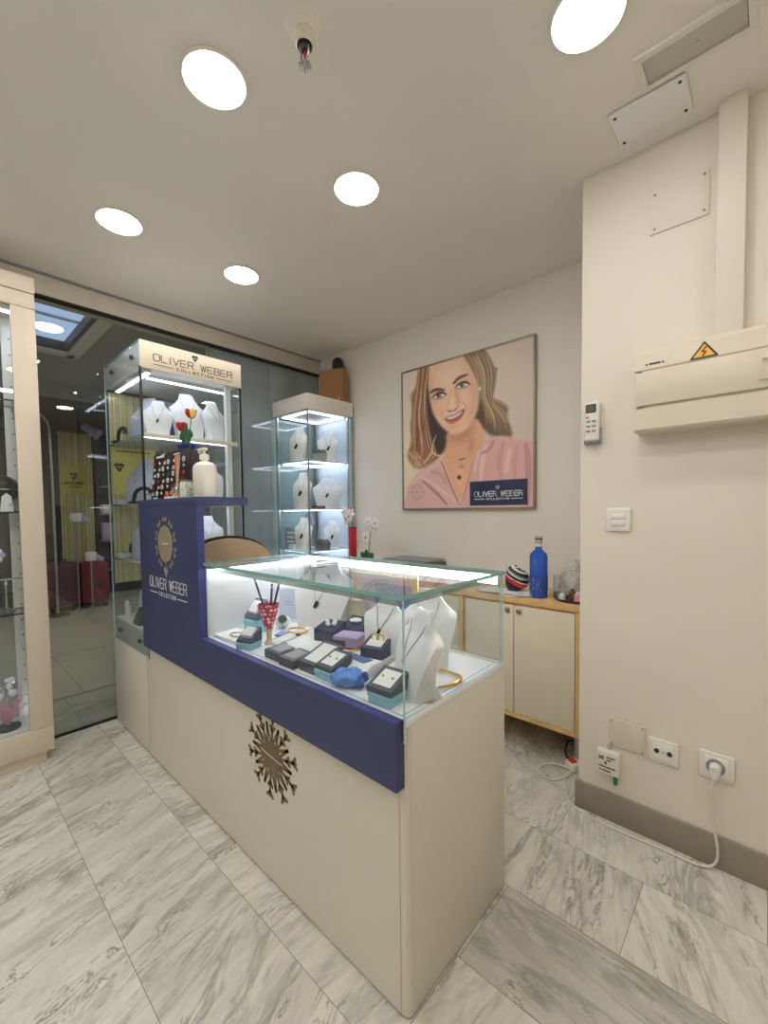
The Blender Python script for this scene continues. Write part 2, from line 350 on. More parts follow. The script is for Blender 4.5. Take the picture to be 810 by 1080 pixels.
def heart_gem(mb, O, R, U, x, y, s, wid):
    P = [(-.5, .25), (-.25, .5), (0, .3), (.25, .5), (.5, .25), (0, -.5)]
    for a, b in list(zip(P, P[1:] + P[:1])) + [((-.5, .25), (.5, .25)), ((-.25, .5), (-.2, .25)), ((.25, .5), (.2, .25)), ((-.2, .25), (0, -.5)), ((.2, .25), (0, -.5))]:
        mb.stroke((x + a[0] * s, y + a[1] * s), (x + b[0] * s, y + b[1] * s), wid, O, R, U)
def brand(mb, O, R, U, x0, x1, y, h, wid, gem=True):
    letters(mb, 'OLIVER WEBER', O, R, U, x0, x1, y, h, wid)
    L = x1 - x0
    mb.stroke((x0, y - h * .55), (x0 + L * .22, y - h * .55), wid * .8, O, R, U); mb.stroke((x1 - L * .22, y - h * .55), (x1, y - h * .55), wid * .8, O, R, U)
    letters(mb, 'COLLECTION', O, R, U, x0 + L * .27, x1 - L * .27, y - h * .72, h * .34, wid * .7, 0.7)
    if gem: heart_gem(mb, O, R, U, (x0 + x1) / 2, y + h * 1.75, h * 0.9, wid)
def snowflake(mb, O, R, U, cx, cy, rad, wid, n=10, full=True, rot=0.0):
    P = lambda r, a: (cx + r * rad * math.sin(a), cy + r * rad * math.cos(a))
    core = 0.36 if full else 0.72
    Ov, Rv, Uv = Vector(O), Vector(R), Vector(U); Nv = Rv.cross(Uv); q = [Ov + Rv * p[0] + Uv * p[1] for p in (P(core, 2 * PI * i / 40) for i in range(40))]
    mb._f([tuple(p + Nv * .0002) for p in q] + [tuple(p + Nv * .0015) for p in q], [(i, (i + 1) % 40, 40 + (i + 1) % 40, 40 + i) for i in range(40)] + [tuple(reversed(range(40))), tuple(range(40, 80))])
    for i in range(n):
        a = rot + 2 * PI * i / n; st = PI / n
        if full:
            mb.stroke(P(.37, a), P(.98, a), wid, O, R, U)
            mb.stroke(P(.62, a), P(.74, a + .13), wid, O, R, U); mb.stroke(P(.62, a), P(.74, a - .13), wid, O, R, U)
            mb.stroke(P(.86, a), P(1.0, a + .12), wid, O, R, U); mb.stroke(P(.86, a), P(1.0, a - .12), wid, O, R, U)
            for sg in (-1, 1):
                mb.stroke(P(.34, a + sg * .12), P(.78, a + st), wid, O, R, U) if sg > 0 else mb.stroke(P(.34, a + 2 * st - .12), P(.78, a + st), wid, O, R, U)
        else:
            mb.stroke(P(.72, a), P(.85, a), wid, O, R, U)
            mb.stroke(P(.82, a), P(1.0, a + .14), wid, O, R, U); mb.stroke(P(.82, a), P(1.0, a - .14), wid, O, R, U)
# ------------------------------------------------------------------ room shell
H = 2.537
XP, YB, YR, XR = -2.92, 2.375, 1.812, -0.568         # glass front, back wall, near right wall and its corner
X2, Y0 = 1.9, -1.9
def tiles(name, rows, z, m):
    mb = MB(); cols = []
    la = mb.bm.loops.layers.color.new('tile') if False else mb.bm.loops.layers.float_color.new('tile')
    for (x0, x1, y0, y1, ang, tone) in rows:
        g = 0.0008
        v, f = mb._f([(x0 + g, y0 + g, z), (x1 - g, y0 + g, z), (x1 - g, y1 - g, z), (x0 + g, y1 - g, z)], [(0, 1, 2, 3)])
        c = (random.random(), random.random(), ang, tone)
        for lp in f[0].loops: lp[la] = c
    return struct(name, mb, m, smooth=0)
rows = []
edges = [-1.9 + 0.0] + [.345 - .31 * k for k in range(6, -1, -1)] + [.655, .962, 1.262, 1.57, 1.875, 2.18, 2.4]
offs = {.345: -1.245, .035: -2.215, .655: -2.46, .962: -.615, 1.262: -.285, 1.57: -.59, 1.875: -1.0, 2.18: -.7}
for y0, y1 in zip(edges[:-1], edges[1:]):
    o = offs.get(round(y0, 3), random.uniform(-1, 0)); step = 0.61 if y0 > .6 else 1.15
    if y0 == .655: step = .46
    x = o
    while x > -3.0: x -= step
    while x < X2:
        a, b = max(x, XP), min(x + step, X2)
        if b - a > 0.01:
            tone = random.uniform(.93, 1.0); ang = random.uniform(.36, .44) if y0 < .6 else random.uniform(.2, .5)
            if .96 <= y0 < 1.2: ang, tone = 0.03, (.78 if a > -.7 else .95)
            if y0 == .655: ang = .55
            rows.append((a, b, y0, y1, ang, tone))
        x += step
tiles('floor', rows, 0.0, 'marble')
struct('floor_bed', MB().box(XP, X2, Y0, 2.5, -.06, -.001), 'grout')
struct('ceiling', MB().box(XP, X2, Y0, 2.5, H, H + .08), 'ceil')
struct('wall_back', MB().box(XP, -.3, YB, YB + .1, 0, H), 'wall')
struct('wall_right', MB().box(XR, X2, YR, YR + .7, 0, H), 'wall2')
struct('wall_side', MB().box(X2, X2 + .1, Y0, YR + .7, 0, H), 'wall')
struct('wall_front', MB().box(XP - .1, X2 + .1, Y0 - .1, Y0, 0, H), 'wall')
struct('baseboard_right', MB().box(XR - .012, X2, YR - .014, YR, 0, .112, .002), 'skirt')
struct('baseboard_back', MB().box(-2.45, XR, YB - .012, YB, 0, .1), 'skirt')
# header over the glass front, with a shadow groove and the dark channel the glass slides in
struct('trim_1', MB().box(XP - .1, XP + .035, Y0, YB, H - .012, H), 'grey')
struct('trim_2', MB().box(XP - .1, XP + .03, Y0, YB, H - .118, H - .014), mat('header_grey_beige', (198, 190, 176), 0.5))
struct('trim_3', MB().box(XP - .02, XP + .032, Y0, YB, H - .126, H - .118), 'black')
struct('trim_4', MB().box(XP - .012, XP + .012, Y0, YB, 0, .008), 'black')
# boxed cable duct on the right wall, above the fuse box
struct('trim_5', MB().box(-.142, -.072, YR - .045, YR, 1.79, H, .002), 'wall2')
# glass front in three panes, opaque panels behind the two towers
for i, (a, b) in enumerate(((Y0, .2), (.2, 1.40), (1.40, YB))):
    struct('window_%d' % (i + 1), MB().pane(XP - .005, XP + .005, a + .002, b - .002, .008, H - .12), ['shopglass', 'gedge'])
struct('wall_left', MB().box(XP - .06, XP - .03, 1.40, 1.90, 0, H - .1), 'greypanel')
struct('wall_left_pale', MB().box(XP - .07, XP - .03, 1.903, 2.5, 0, H - .1), 'palepanel')

# ------------------------------------------------------------------ corridor outside the glass
rows = []
for (a, b) in ((-3.50, XP - .012),):
    for k in range(-3, 4): rows.append((a, b, k * .9 - .3, k * .9 + .6, .5, .97))
tiles('floor_threshold', rows, 0.0, 'kerb')
mb = MB(); mb.box(-9, XP - .012, -5, 6, -.06, -.002); struct('floor_corridor_bed', mb, 'dark')
mb = MB()
for x0, x1 in ((-4.6, -3.515), (-5.8, -4.604), (-7.0, -5.804)):
    for k in range(-5, 6): mb.box(x0, x1, .72 + k * .95 + .004, .72 + (k + 1) * .95, -.05, 0)
struct('floor_corridor', mb, 'mallfloor')
SX0, SX1, SY0, SY1, ZC = -4.26, -3.12, -.55, .90, 2.56
mb = MB(); mb.box(-5.35, SX0, -5, 6, ZC, ZC + .06); mb.box(SX1, XP - .03, -5, 6, ZC, ZC + .06); mb.box(SX0, SX1, SY1, 6, ZC, ZC + .06); mb.box(SX0, SX1, -5, SY0, ZC, ZC + .06)
struct('ceiling_corridor', mb, 'mallceil')
mb = MB()
for a in ((SX0 - .03, SX0 + .05, SY0, SY1), (SX1 - .05, SX1 + .03, SY0, SY1), (SX0 - .03, SX1 + .03, SY1 - .05, SY1 + .03), (SX0 - .03, SX1 + .03, SY0 - .03, SY0 + .05)): mb.box(*a, ZC - .03, ZC + .058)
struct('trim_6', mb, 'plastic')
mb = MB()
for a in ((SX0 + .05, SX0 + .08, SY0, SY1), (SX1 - .08, SX1 - .05, SY0, SY1), (SX0 + .05, SX1 - .05, SY1 - .08, SY1 - .05), (SX0 + .05, SX1 - .05, SY0 + .05, SY0 + .08)): mb.box(*a, ZC - .005, ZC + .06)
struct('trim_7', mb, 'dark')
struct('skylight', MB().box(SX0 - .02, SX1 + .02, SY0 - .02, SY1 + .02, ZC + .062, ZC + .09), 'sky')
struct('trim_8', MB().box(-3.70, -3.67, SY0 + .06, SY1 - .06, ZC + .05, ZC + .061), 'palepanel')
struct('trim_9', MB().box(-5.45, -5.30, -5, 6, 2.44, 2.70), 'mallwall')
struct('ceiling_far_shop', MB().box(-9, -5.45, -5, 6, 2.62, 2.70), 'darkshop')
struct('wall_far_shop', MB().box(-9.1, -9, -5, 6, 0, 2.7), 'darkshop')
struct('wall_corridor_end', MB().box(-9.1, XP - .06, 6, 6.1, 0, 2.7), 'mallwall')
struct('wall_corridor_start', MB().box(-9.1, XP - .06, -5.1, -5, 0, 2.7), 'mallwall')
struct('trim_10', MB().box(-7.10, -7.0, -5, 6, 0, .09), 'mallwall')
def corridor_fill(x, y, e, z):  # glowing panel added out of view, only to brighten the corridor
    t = thing('corridor_fill_panel', 'square glowing panel added out of view to brighten the corridor outside', 'light', (x, y, z), 0, 'added corridor fill panels')
    obj('rim', MB().rim(x - .32, x + .32, y - .32, y + .32, .02, z - .012, z - .001), 'plastic', t)
    obj('diffuser', MB().box(x - .3, x + .3, y - .3, y + .3, z - .009, z - .002), e, t)
em = emit('corridor_fill_glow', (255, 248, 236), 11)
for p in ((-4.75, -1.6, ZC), (-4.75, 2.5, ZC), (-3.7, 3.6, ZC), (-3.7, -2.4, ZC), (-6.4, 4.0, 2.62), (-6.4, -1.6, 2.62)): corridor_fill(p[0], p[1], em, p[2])

# things in the far shop, seen through the glass
t = thing('striped_banner', 'tall yellow striped banner with a yellow card in the shop across the corridor', 'banner', (-6.95, 1.42, .06))
obj('striped_board', MB().box(-6.97, -6.94, 1.25, 1.62, .10, 2.33, .003), 'stripe2', t)
obj('foot', MB().box(-7.06, -6.90, 1.3, 1.57, .0, .10, .004), 'dark', t)
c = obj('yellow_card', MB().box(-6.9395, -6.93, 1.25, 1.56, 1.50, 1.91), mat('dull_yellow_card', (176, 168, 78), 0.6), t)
mb = MB(); O, R, U = (-6.93, 1.405, 1.7), (0, 1, 0), (0, 0, 1)
heart_gem(mb, O, R, U, 0, .05, .09, .008); mb.stroke((-.15, -.06), (.15, -.06), .006, O, R, U); letters(mb, 'OLIVER WEBER', O, R, U, -.10, .10, -.05, .022, .006); letters(mb, 'COLLECTION', O, R, U, -.06, .06, -.10, .012, .004)
obj('card_print', mb, 'black', c)
def chest(name, label, y0, y1, z1, m, x=-6.86, z0=0.03):
    t = thing(name, label, 'case', (x, (y0 + y1) / 2, 0))
    obj('shell', MB().box(x, x + .3, y0, y1, z0 + .04, z1, .03, 3), m, t)
    mb = MB(); mb.box(x + .295, x + .306, y0 + .03, y1 - .03, z0 + (z1 - z0) * .48, z0 + (z1 - z0) * .52); obj('zip', mb, 'dark', t)
    for q in (y0 + .05, y1 - .05): obj('wheel', MB().cyl((x + .26, q - .02, .033), (x + .26, q + .02, .033), .032), 'black', t)
    obj('handle', MB().tube([(x + .15, y0 + .1, z1 - .005), (x + .15, y0 + .1, z1 + .04), (x + .15, y1 - .1, z1 + .04), (x + .15, y1 - .1, z1 - .005)], .01, 8, smooth=1), 'dark', t)
    return t
chest('suitcase', 'red suitcase standing on the floor below the striped banner across the corridor', 1.36, 1.68, .60, 'maroon')
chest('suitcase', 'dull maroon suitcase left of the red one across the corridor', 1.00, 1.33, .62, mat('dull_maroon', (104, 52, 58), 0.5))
t = thing('display_shelf', 'dark shelf unit full of goods across the corridor, right of the striped banner', 'shelf', (-7.0, 2.1, 0))
obj('back_board', MB().box(-7.08, -7.05, 1.68, 2.9, .09, 2.3), 'darkshop', t)
for z in (.45, .85, 1.22, 1.60, 1.98): obj('shelf', MB().box(-7.05, -6.75, 1.68, 2.9, z, z + .025, .003), 'grey', t)
for y in (1.68, 2.9): obj('upright', MB().box(-7.05, -6.98, y - .015, y + .015, .0, 2.3), 'dark', t)
n = 0
cs = [('lav', 'lavender'), ('purple', 'purple'), ('pad', 'white'), ('blue', 'blue'), ('slate', 'grey'), ('pink', 'pink'), ('navybox', 'navy'), ('aqua', 'aqua')]
for z in (.875, 1.245, 1.625, .475):
    for k in range(6):
        mname, cn = cs[(n * 3 + k) % len(cs)]; y = 1.76 + k * .17; h = random.uniform(.12, .24)
        tag(obj('gift_box', MB().box(-6.98, -6.84, y - .06, y + .06, z, z + h, .006), mname), '%s packet on the far shelf unit, %s in the row %s' % (cn, ['first', 'second', 'third', 'fourth', 'fifth', 'last'][k], {.875: 'at hip height', 1.245: 'at chest height', 1.625: 'at head height', .475: 'near the floor'}[z]), 'packet', 'packets on the far shelf unit'); n += 1
t = thing('shop_lamp', 'pale purple tilted spotlight hanging at the top of the far shop', 'lamp', (-6.8, 1.55, 2.62))
obj('rod', MB().cyl((-6.8, 1.55, 2.62), (-6.8, 1.55, 2.42), .01), 'dark', t); obj('lamp_head', MB().cyl((-6.8, 1.50, 2.42), (-6.72, 1.66, 2.30), .045, .07), 'lav', t)
for (y, z, n, lb) in ((1.29, 1.20, 'pale', 'white and purple spotlight on a rod in front of the far striped banner'), (1.43, .70, 'low', 'white globe lamp on a thin rod above the far red suitcase')):
    t = thing('shop_lamp', lb, 'lamp', (-6.35, y, z))
    obj('rod', MB().cyl((-6.35, y, z), (-6.35, y, .0), .008), 'grey', t); obj('lamp_shade', MB().lathe([(.03, -.05), (.06, -.05), (.065, .05), (.03, .06)], (-6.35, y, z), 18), 'pad', t); obj('lamp_cap', MB().cyl((-6.35, y + .05, z - .01), (-6.35, y + .13, z - .06), .045, .03), 'lav', t)
t = thing('clothes_rail', 'tall curved chrome rail at the left of the far shop', 'rail', (-6.4, 1.05, 0))
obj('pole', MB().tube([(-6.4, 1.08, 0), (-6.4, 1.08, 2.25), (-6.4, 1.04, 2.40), (-6.4, .92, 2.45)], .014, 8, smooth=1), 'steel', t); obj('base', MB().lathe([(.001, 0), (.12, 0), (.12, .015), (.02, .03), (.001, .03)], (-6.4, 1.08, 0), 20), 'dark', t)

# ------------------------------------------------------------------ ceiling fittings
def downlight(x, y, label):
    t = thing('ceiling_light', label, 'light', (x, y, H), 0, 'round ceiling lights')
    obj('rim', MB().lathe([(.086, 0), (.094, -.001), (.094, -.004), (.088, -.008), (.086, -.006)], (x, y, H), 40), 'plastic', t)
    obj('diffuser', MB().lathe([(.001, -.016), (.050, -.015), (.076, -.011), (.086, -.005), (.086, -.001), (.001, -.001)], (x, y, H), 40), 'lamp', t)
LX, LY = (-2.145, -1.245, -.375), (1.225, .64, .055, -.53, -1.1)
LAB = {(2, 0): 'round lit ceiling light at the top right, nearest the slotted ceiling fitting', (1, 0): 'round lit ceiling light over the middle of the room, in front of the poster', (0, 0): 'round lit ceiling light nearest the corner glass tower', (1, 1): 'round lit ceiling light beside the sprinkler, large at the upper left', (0, 1): 'round lit ceiling light closest to the glass front, above the tall white cabinet'}
for i, x in enumerate(LX):
    for j, y in enumerate(LY): downlight(x, y, LAB.get((i, j), 'round lit ceiling light behind the camera'))
downlight(.5, .64, 'round lit ceiling light behind the camera'); downlight(.5, -.53, 'round lit ceiling light behind the camera'); downlight(.5, 1.225, 'round lit ceiling light right of the camera')

x, y = -.935, .735
t = thing('fire_sprinkler', 'white and steel fire sprinkler hanging from the ceiling', 'sprinkler', (x, y, H))
obj('escutcheon', MB().lathe([(.001, 0), (.052, 0), (.050, -.006), (.032, -.013), (.024, -.022), (.022, -.012), (.001, -.012)], (x, y, H), 32), 'plastic', t)
obj('collar', MB().lathe([(.024, -.012), (.026, -.030), (.025, -.052), (.021, -.056), (.018, -.05), (.016, -.03)], (x, y, H), 28), 'plasticw', t)
obj('nozzle', MB().lathe([(.001, -.03), (.015, -.03), (.015, -.062), (.009, -.068), (.001, -.068)], (x, y, H), 18), 'dark', t)
mb = MB()
for sg in (-1, 1): mb.tube([(x + sg * .013, y, H - .06), (x + sg * .017, y, H - .078), (x + sg * .004, y, H - .098)], .0028, 8, smooth=2)
obj('yoke', mb, 'steel', t)
obj('bulb', MB().cyl((x, y, H - .066), (x, y, H - .094), .003), 'red', t)
mb = MB(); mb.cyl((x, y, H - .096), (x, y, H - .104), .006)
for k in range(10):
    a = 2 * PI * k / 10; mb.box(0, 0, 0, 0, 0, 0) if False else mb.tube([(x, y, H - .104), (x + .017 * math.cos(a), y + .017 * math.sin(a), H - .105)], .0026, 6)
obj('deflector', mb, 'steel', t)

t = thing('ceiling_fitting', 'long white rectangular fitting with a recessed grey panel set in the ceiling', 'ceiling fitting', (-.18, 1.5, H))
a = (-.315, -.045, 1.432, 1.562); mb = MB().rim(*a, .018, H - .010, H)
obj('frame', mb, 'plastic', t); obj('panel', MB().box(a[0] + .02, a[1] - .02, a[2] + .018, a[3] - .018, H - .004, H, .001), mat('frosted_panel', (196, 190, 180), 0.4), t)
obj('indicator', MB().sph((-.17, 1.50, H - .005), .004), 'pad', t)
t = thing('cover_plate', 'white rectangular blanking plate with four screws on the ceiling', 'plate', (-.31, 1.64, H))
obj('plate', MB().box(-.418, -.205, 1.572, 1.732, H - .012, H - .002, .006, 3), 'white', t); obj('packing', MB().box(-.40, -.22, 1.59, 1.71, H - .003, H), 'grey', t)
for px in (-.40, -.223):
    for py in (1.59, 1.714): obj('screw', MB().lathe([(.001, 0), (.005, 0), (.004, -.003), (.001, -.003)], (px, py, H - .012), 12), 'dark', t)

# ------------------------------------------------------------------ right wall fittings
F = YR
t = thing('access_panel', 'flush painted access panel with four screws high on the right wall', 'panel', (-.25, F, 2.29))
obj('panel', MB().box(-.338, -.166, F - .006, F, 2.222, 2.372, .002), 'wall2', t)
for px in (-.322, -.18):
    for pz in (2.238, 2.356): obj('screw', MB().cyl((px, F - .006, pz), (px, F - .008, pz), .004, n=12), 'grey', t)

t = thing('fuse_box', 'wide white fuse box with a yellow warning triangle on the right wall', 'fuse box', (-.05, F, 1.51))
mb = MB(); mb.prism([(F, 1.512), (F - .085, 1.512), (F - .092, 1.52), (F - .092, 1.592), (F - .086, 1.597), (F - .086, 1.722), (F - .090, 1.726), (F - .082, 1.782), (F - .07, 1.796), (F, 1.796)], 'x', -.362, .36)
obj('housing', mb, 'plasticw', t)
d = obj('door', MB().box(-.356, .30, F - .097, F - .084, 1.601, 1.718, .003), 'plasticw', t)
mb = MB().rim(-.030, .05, 1.625, 1.693, .007, F - .1015, F - .0965, 'y'); obj('handle', mb, 'plasticw', d)
sl = Vector((0, .008, .056)).normalized(); O = Vector((-.165, F - .0872, 1.744)); R = Vector((1, 0, 0))
mb = MB(); tri = [(-.034, -.016), (.034, -.016), (0, .034)]
def flat(mb, pts, O, R, U, dep):
    N = Vector(R).cross(Vector(U)); q = [Vector(O) + Vector(R) * a + Vector(U) * b for a, b in pts]; n = len(q)
    mb._f([tuple(p) for p in q] + [tuple(p + N * dep) for p in q], [(i, (i + 1) % n, n + (i + 1) % n, n + i) for i in range(n)] + [tuple(reversed(range(n))), tuple(range(n, 2 * n))])
flat(mb, tri, O, R, sl, .0012); s_ = obj('warning_sticker', mb, mat('warning_yellow', (246, 178, 40), 0.4), t)
mb = MB(); O2 = O + Vector((0, -.0012, 0))
for a, b in ((tri[0], tri[1]), (tri[1], tri[2]), (tri[2], tri[0])): mb.stroke(a, b, .005, O2, R, sl)
mb.stroke((.005, .018), (-.005, .004), .004, O2, R, sl); mb.stroke((-.005, .004), (.005, .003), .003, O2, R, sl); mb.stroke((.005, .003), (-.003, -.011), .004, O2, R, sl); obj('bolt_symbol', mb, 'black', s_)
mb = MB(); O3 = O + Vector((-.135, -.0004, -.002)) 
for k, (a, b) in enumerate(((-.026, -.024), (-.016, -.009), (-.006, -.001), (.002, .007), (.010, .014), (.022, .024))): mb.stroke((a, 0), (b, 0), .007, O3, R, sl, .0006)
obj('printed_mark', mb, 'dark', t)
for pz in (1.598, 1.719): obj('hinge', MB().cyl((-.352, F - .096, pz), (-.336, F - .096, pz), .003, n=10), 'grey', t)

t = thing('remote_control', 'white air conditioner remote with a dark display in its wall holder', 'remote', (-.522, F, 1.50))
obj('holder', MB().box(-.552, -.490, F - .024, F, 1.498, 1.56, .006, 3), 'grey', t)
b_ = obj('body', MB().box(-.549, -.493, F - .034, F - .006, 1.508, 1.662, .009, 3), 'plastic', t)
obj('display', MB().box(-.541, -.503, F - .0365, F - .033, 1.617, 1.650, .002), 'dark', b_)
mb = MB(); mb.box(-.540, -.530, F - .0365, F - .033, 1.596, 1.604, .002); obj('power_button', mb, 'orange', b_)
for k in range(3):
    for j in range(2): obj('button', MB().box(-.539 + j * .021, -.524 + j * .021, F - .036, F - .033, 1.580 - k * .019, 1.588 - k * .019, .002), 'grey', b_)
mb = MB()
for k in range(4): mb.box(-.5365, -.508, F - .0368, F - .0364, 1.622 + k * .006, 1.6245 + k * .006)
obj('digits', mb, 'lgreen', b_)

t = thing('light_switch', 'white two-bar light switch on the right wall below the remote', 'switch', (-.428, F, 1.2))
obj('frame', MB().box(-.472, -.385, F - .010, F, 1.154, 1.244, .005, 3), 'plastic', t)
for z in (1.178, 1.201): obj('rocker', MB().box(-.452, -.405, F - .014, F - .008, z, z + .021, .002), 'white', t)
t = thing('junction_plate', 'blank cream wall plate above the labelled adapter', 'plate', (-.392, F, .36))
obj('plate', MB().box(-.452, -.328, F - .006, F, .305, .418, .004, 3), 'plasticw', t)
for p in ((-.442, .408), (-.338, .408), (-.442, .315), (-.338, .315)): obj('screw', MB().cyl((p[0], F - .006, p[1]), (p[0], F - .0075, p[1]), .0035, n=10), 'grey', t)
t = thing('wall_adapter', 'small white box with printed label and a green plug on the right wall', 'adapter', (-.45, F, .23))
obj('case', MB().box(-.492, -.410, F - .034, F, .196, .288, .005, 3), 'plastic', t)
mb = MB(); O, R, U = (-.451, F - .034, .242), (1, 0, 0), (0, 0, 1)
for (x0, x1, y) in ((-.03, -.013, .022), (-.03, -.014, .014), (-.002, .026, .024), (-.002, .012, .013), (-.008, -.004, .004), (-.009, -.003, -.002), (-.03, -.008, -.016), (-.004, .012, -.017), (.016, .027, -.017), (-.028, -.024, -.03), (-.018, .01, -.031)): mb.stroke((x0, y), (x1, y), .0045, O, R, U)
obj('label_print', mb, 'black', t)
obj('green_plug', MB().box(-.433, -.419, F - .022, F - .008, .158, .197, .003), mat('plug_green', (36, 130, 66), 0.4), t); obj('hook', MB().torus((-.45, F - .006, .297), .008, .002, axis='y'), 'steel', t)
t = thing('aerial_socket', 'white wall socket with two dark round holes', 'socket', (-.27, F, .345))
obj('frame', MB().box(-.318, -.224, F - .009, F, .300, .390, .005, 3), 'plastic', t); obj('insert', MB().box(-.304, -.238, F - .011, F - .007, .315, .376, .002), 'white', t)
for px in (-.291, -.251): obj('port', MB().lathe([(.001, 0), (.0085, 0), (.0085, .003), (.001, .003)], (0, 0, 0), 16).cyl((0, 0, 0), (0, 0, .0001), .001) if False else MB().cyl((px, F - .010, .346), (px, F - .0135, .346), .0085, n=16), 'dark', t)
obj('port', MB().cyl((-.271, F - .010, .346), (-.271, F - .0125, .346), .003, n=10), 'grey', t)
t = thing('power_socket', 'white wall socket with a cable plugged in, right-hand one of the row', 'socket', (-.117, F, .352))
obj('frame', MB().box(-.166, -.068, F - .009, F, .305, .400, .005, 3), 'plastic', t)
obj('insert', MB().box(-.150, -.084, F - .012, F - .007, .320, .386, .003), 'white', t)
obj('well', MB().torus((-.119, F - .013, .354), .023, .004, axis='y'), 'grey', t)
t = thing('power_plug', 'white plug with a cable looping over the floor to a red-switched strip', 'plug', (-.118, F - .03, .352))
obj('plug_body', MB().cyl((-.119, F - .012, .354), (-.119, F - .045, .352), .019, .015).box(-.127, -.111, F - .045, F - .03, .320, .352, .004), 'plastic', t)
cp = [(-.119, F - .04, .325), (-.13, F - .035, .27), (-.132, F - .03, .20), (-.112, F - .03, .12), (-.105, F - .032, .06), (-.115, F - .03, .018), (-.15, F - .05, .006), (-.262, F - .045, .005), (-.415, F - .055, .005), (-.52, F - .05, .005), (-.60, F - .02, .005), (-.645, F + .07, .005), (-.675, F + .14, .006), (-.672, F + .20, .012), (-.655, F + .17, .012), (-.70, F + .08, .005), (-.76, F + .075, .005), (-.80, F + .13, .005), (-.775, F + .2, .005), (-.72, F + .22, .008), (-.672, F + .20, .018), (-.65, F + .22, .02), (-.645, F + .27, .02)]
obj('cable', MB().tube(cp, .0042, 8, smooth=2), 'cable', t)
t = thing('power_strip', 'white power strip with a red switch on the floor behind the column', 'power strip', (-.64, 2.14, 0))
T = Matrix.Translation((-.655, 2.065, .0)) @ Matrix.Rotation(1.05, 4, 'Z')
obj('strip_body', MB(T).box(-.05, .2, -.028, .028, 0, .042, .008, 3), 'plastic', t); obj('rocker_switch', MB(T).box(-.042, -.012, -.014, .014, .040, .050, .003), mat('switch_red', (214, 36, 44), 0.35), t)
t = thing('black_adapter', 'black power adapter with a thin black lead standing behind the power strip', 'adapter', (-.66, 2.24, 0))
obj('block', MB().box(-.69, -.62, 2.21, 2.28, 0, .11, .008, 3), 'black', t); obj('lead', MB().tube([(-.69, 2.24, .03), (-.72, 2.21, .05), (-.735, 2.17, .07), (-.735, 2.13, .02), (-.71, 2.10, .008), (-.68, 2.12, .012)], .004, 8, smooth=2), 'black', t)
# ------------------------------------------------------------------ display counter
CX0, CXM, CX1, CY0, CY1 = -2.335, -1.645, -.623, .75, 1.2515
ZD, ZG = .752, 1.047
t = thing('display_counter', 'white glass-topped display counter with a navy front band in the middle of the room', 'counter', (-1.2, 1.0, 0))
mb = MB(); mb.box(CX1 - .022, CX1, CY0 + .022, CY1, .006, ZD - .02, .001); obj('end_panel', mb, 'lamin', t)
mb = MB(); mb.prism([(CX0, .006), (CX1 - .024, .006), (CX1 - .024, ZD - .02), (-2.298, ZD - .02), (-2.298, .503), (CX0, .503)], 'y', CY0, CY0 + .02); obj('front_panel', mb, 'lamin', t)
mb = MB(); mb.prism([(CX1 - .022, CY0), (CX1 - .008, CY0 + .003), (CX1 - .001, CY0 + .011), (CX1, CY0 + .0215), (CX1 - .022, CY0 + .0215)], 'z', .006, ZD - .02); obj('corner_strip', mb, 'lamin', t)
mb = MB(); mb.box(CXM - .02, CXM, CY0 + .02, CY1, .006, ZD - .02); mb.box(CXM, CX1 - .022, CY1 - .02, CY1, .006, ZD - .02); obj('rear_panel', mb, 'lamin', t)
obj('plinth', MB().box(CX0 + .01, CX1 - .01, CY0 + .012, CY0 + .03, 0, .008).box(CX1 - .03, CX1 - .012, CY0 + .03, CY1 - .005, 0, .008), 'dark', t)
obj('deck', MB().box(CXM, CX1, CY0, CY1, ZD - .02, ZD, .0015), 'deck', t)
ys = CY0 - .030
nv = obj('navy_front', MB().prism([(-2.285, .588), (-.628, .588), (-.628, .752), (CXM, .752), (CXM, 1.275), (-2.285, 1.275)], 'y', ys, CY0 - .001), 'navy', t)
obj('counter_shelf', MB().box(-2.29, CXM, ys - .001, .942, 1.275, 1.309, .0015), 'navy', t)
obj('led_lit_edge', MB().box(CXM - .001, CXM + .0015, ys + .001, CY0 - .002, .7525, 1.274), 'lilac', nv)  # lighter strips on the navy edges, LED light painted as colour
obj('led_lit_edge', MB().box(CXM, -.628, ys + .001, CY0 - .009, .7515, .7535), 'lilac', nv)
O, R, U = (0, ys, 0), (1, 0, 0), (0, 0, 1)
mb = MB(); snowflake(mb, O, R, U, -1.965, 1.110, .112, .016, 10, False); mb_s = obj('snowflake_emblem', mb, 'greyfilm', nv)
mb = MB(); mb.stroke((-1.995, 1.11), (-1.935, 1.112), .005, (0, ys - .0015, 0), R, U); obj('emblem_mark', mb, 'silver', mb_s)
mb = MB(); brand(mb, O, R, U, -2.165, -1.755, .905, .046, .0045, False)
for k in range(5):
    mb.stroke((-1.985 + k * .009, .998), (-1.968, .965), .009, O, R, U)
obj('logo_lettering', mb, 'silver', nv)
O = (0, CY0, 0)
mb = MB(); snowflake(mb, O, R, U, -1.202, .437, .142, .0105, 10, True, .1); q = obj('snowflake_emblem', mb, 'bronze', t)
mb = MB(); mb.stroke((-1.255, .443), (-1.15, .433), .003, (0, CY0 - .0015, 0), R, U); obj('emblem_mark', mb, 'silver', q)
obj('front_glass', MB().pane(CXM, CX1, CY0 - .008, CY0 - .001, .700, ZG - .009), ['caseglass', 'gedge2'], t)
obj('end_glass', MB().pane(CX1 - .008, CX1 - .001, CY0, CY1 - .006, ZD + .001, ZG - .009), ['caseglass', 'gedge2'], t)
obj('top_glass', MB().pane(CXM, CX1 + .002, CY0 - .009, CY1 + .002, ZG - .009, ZG + .001), ['caseglass', 'gedge'], t)
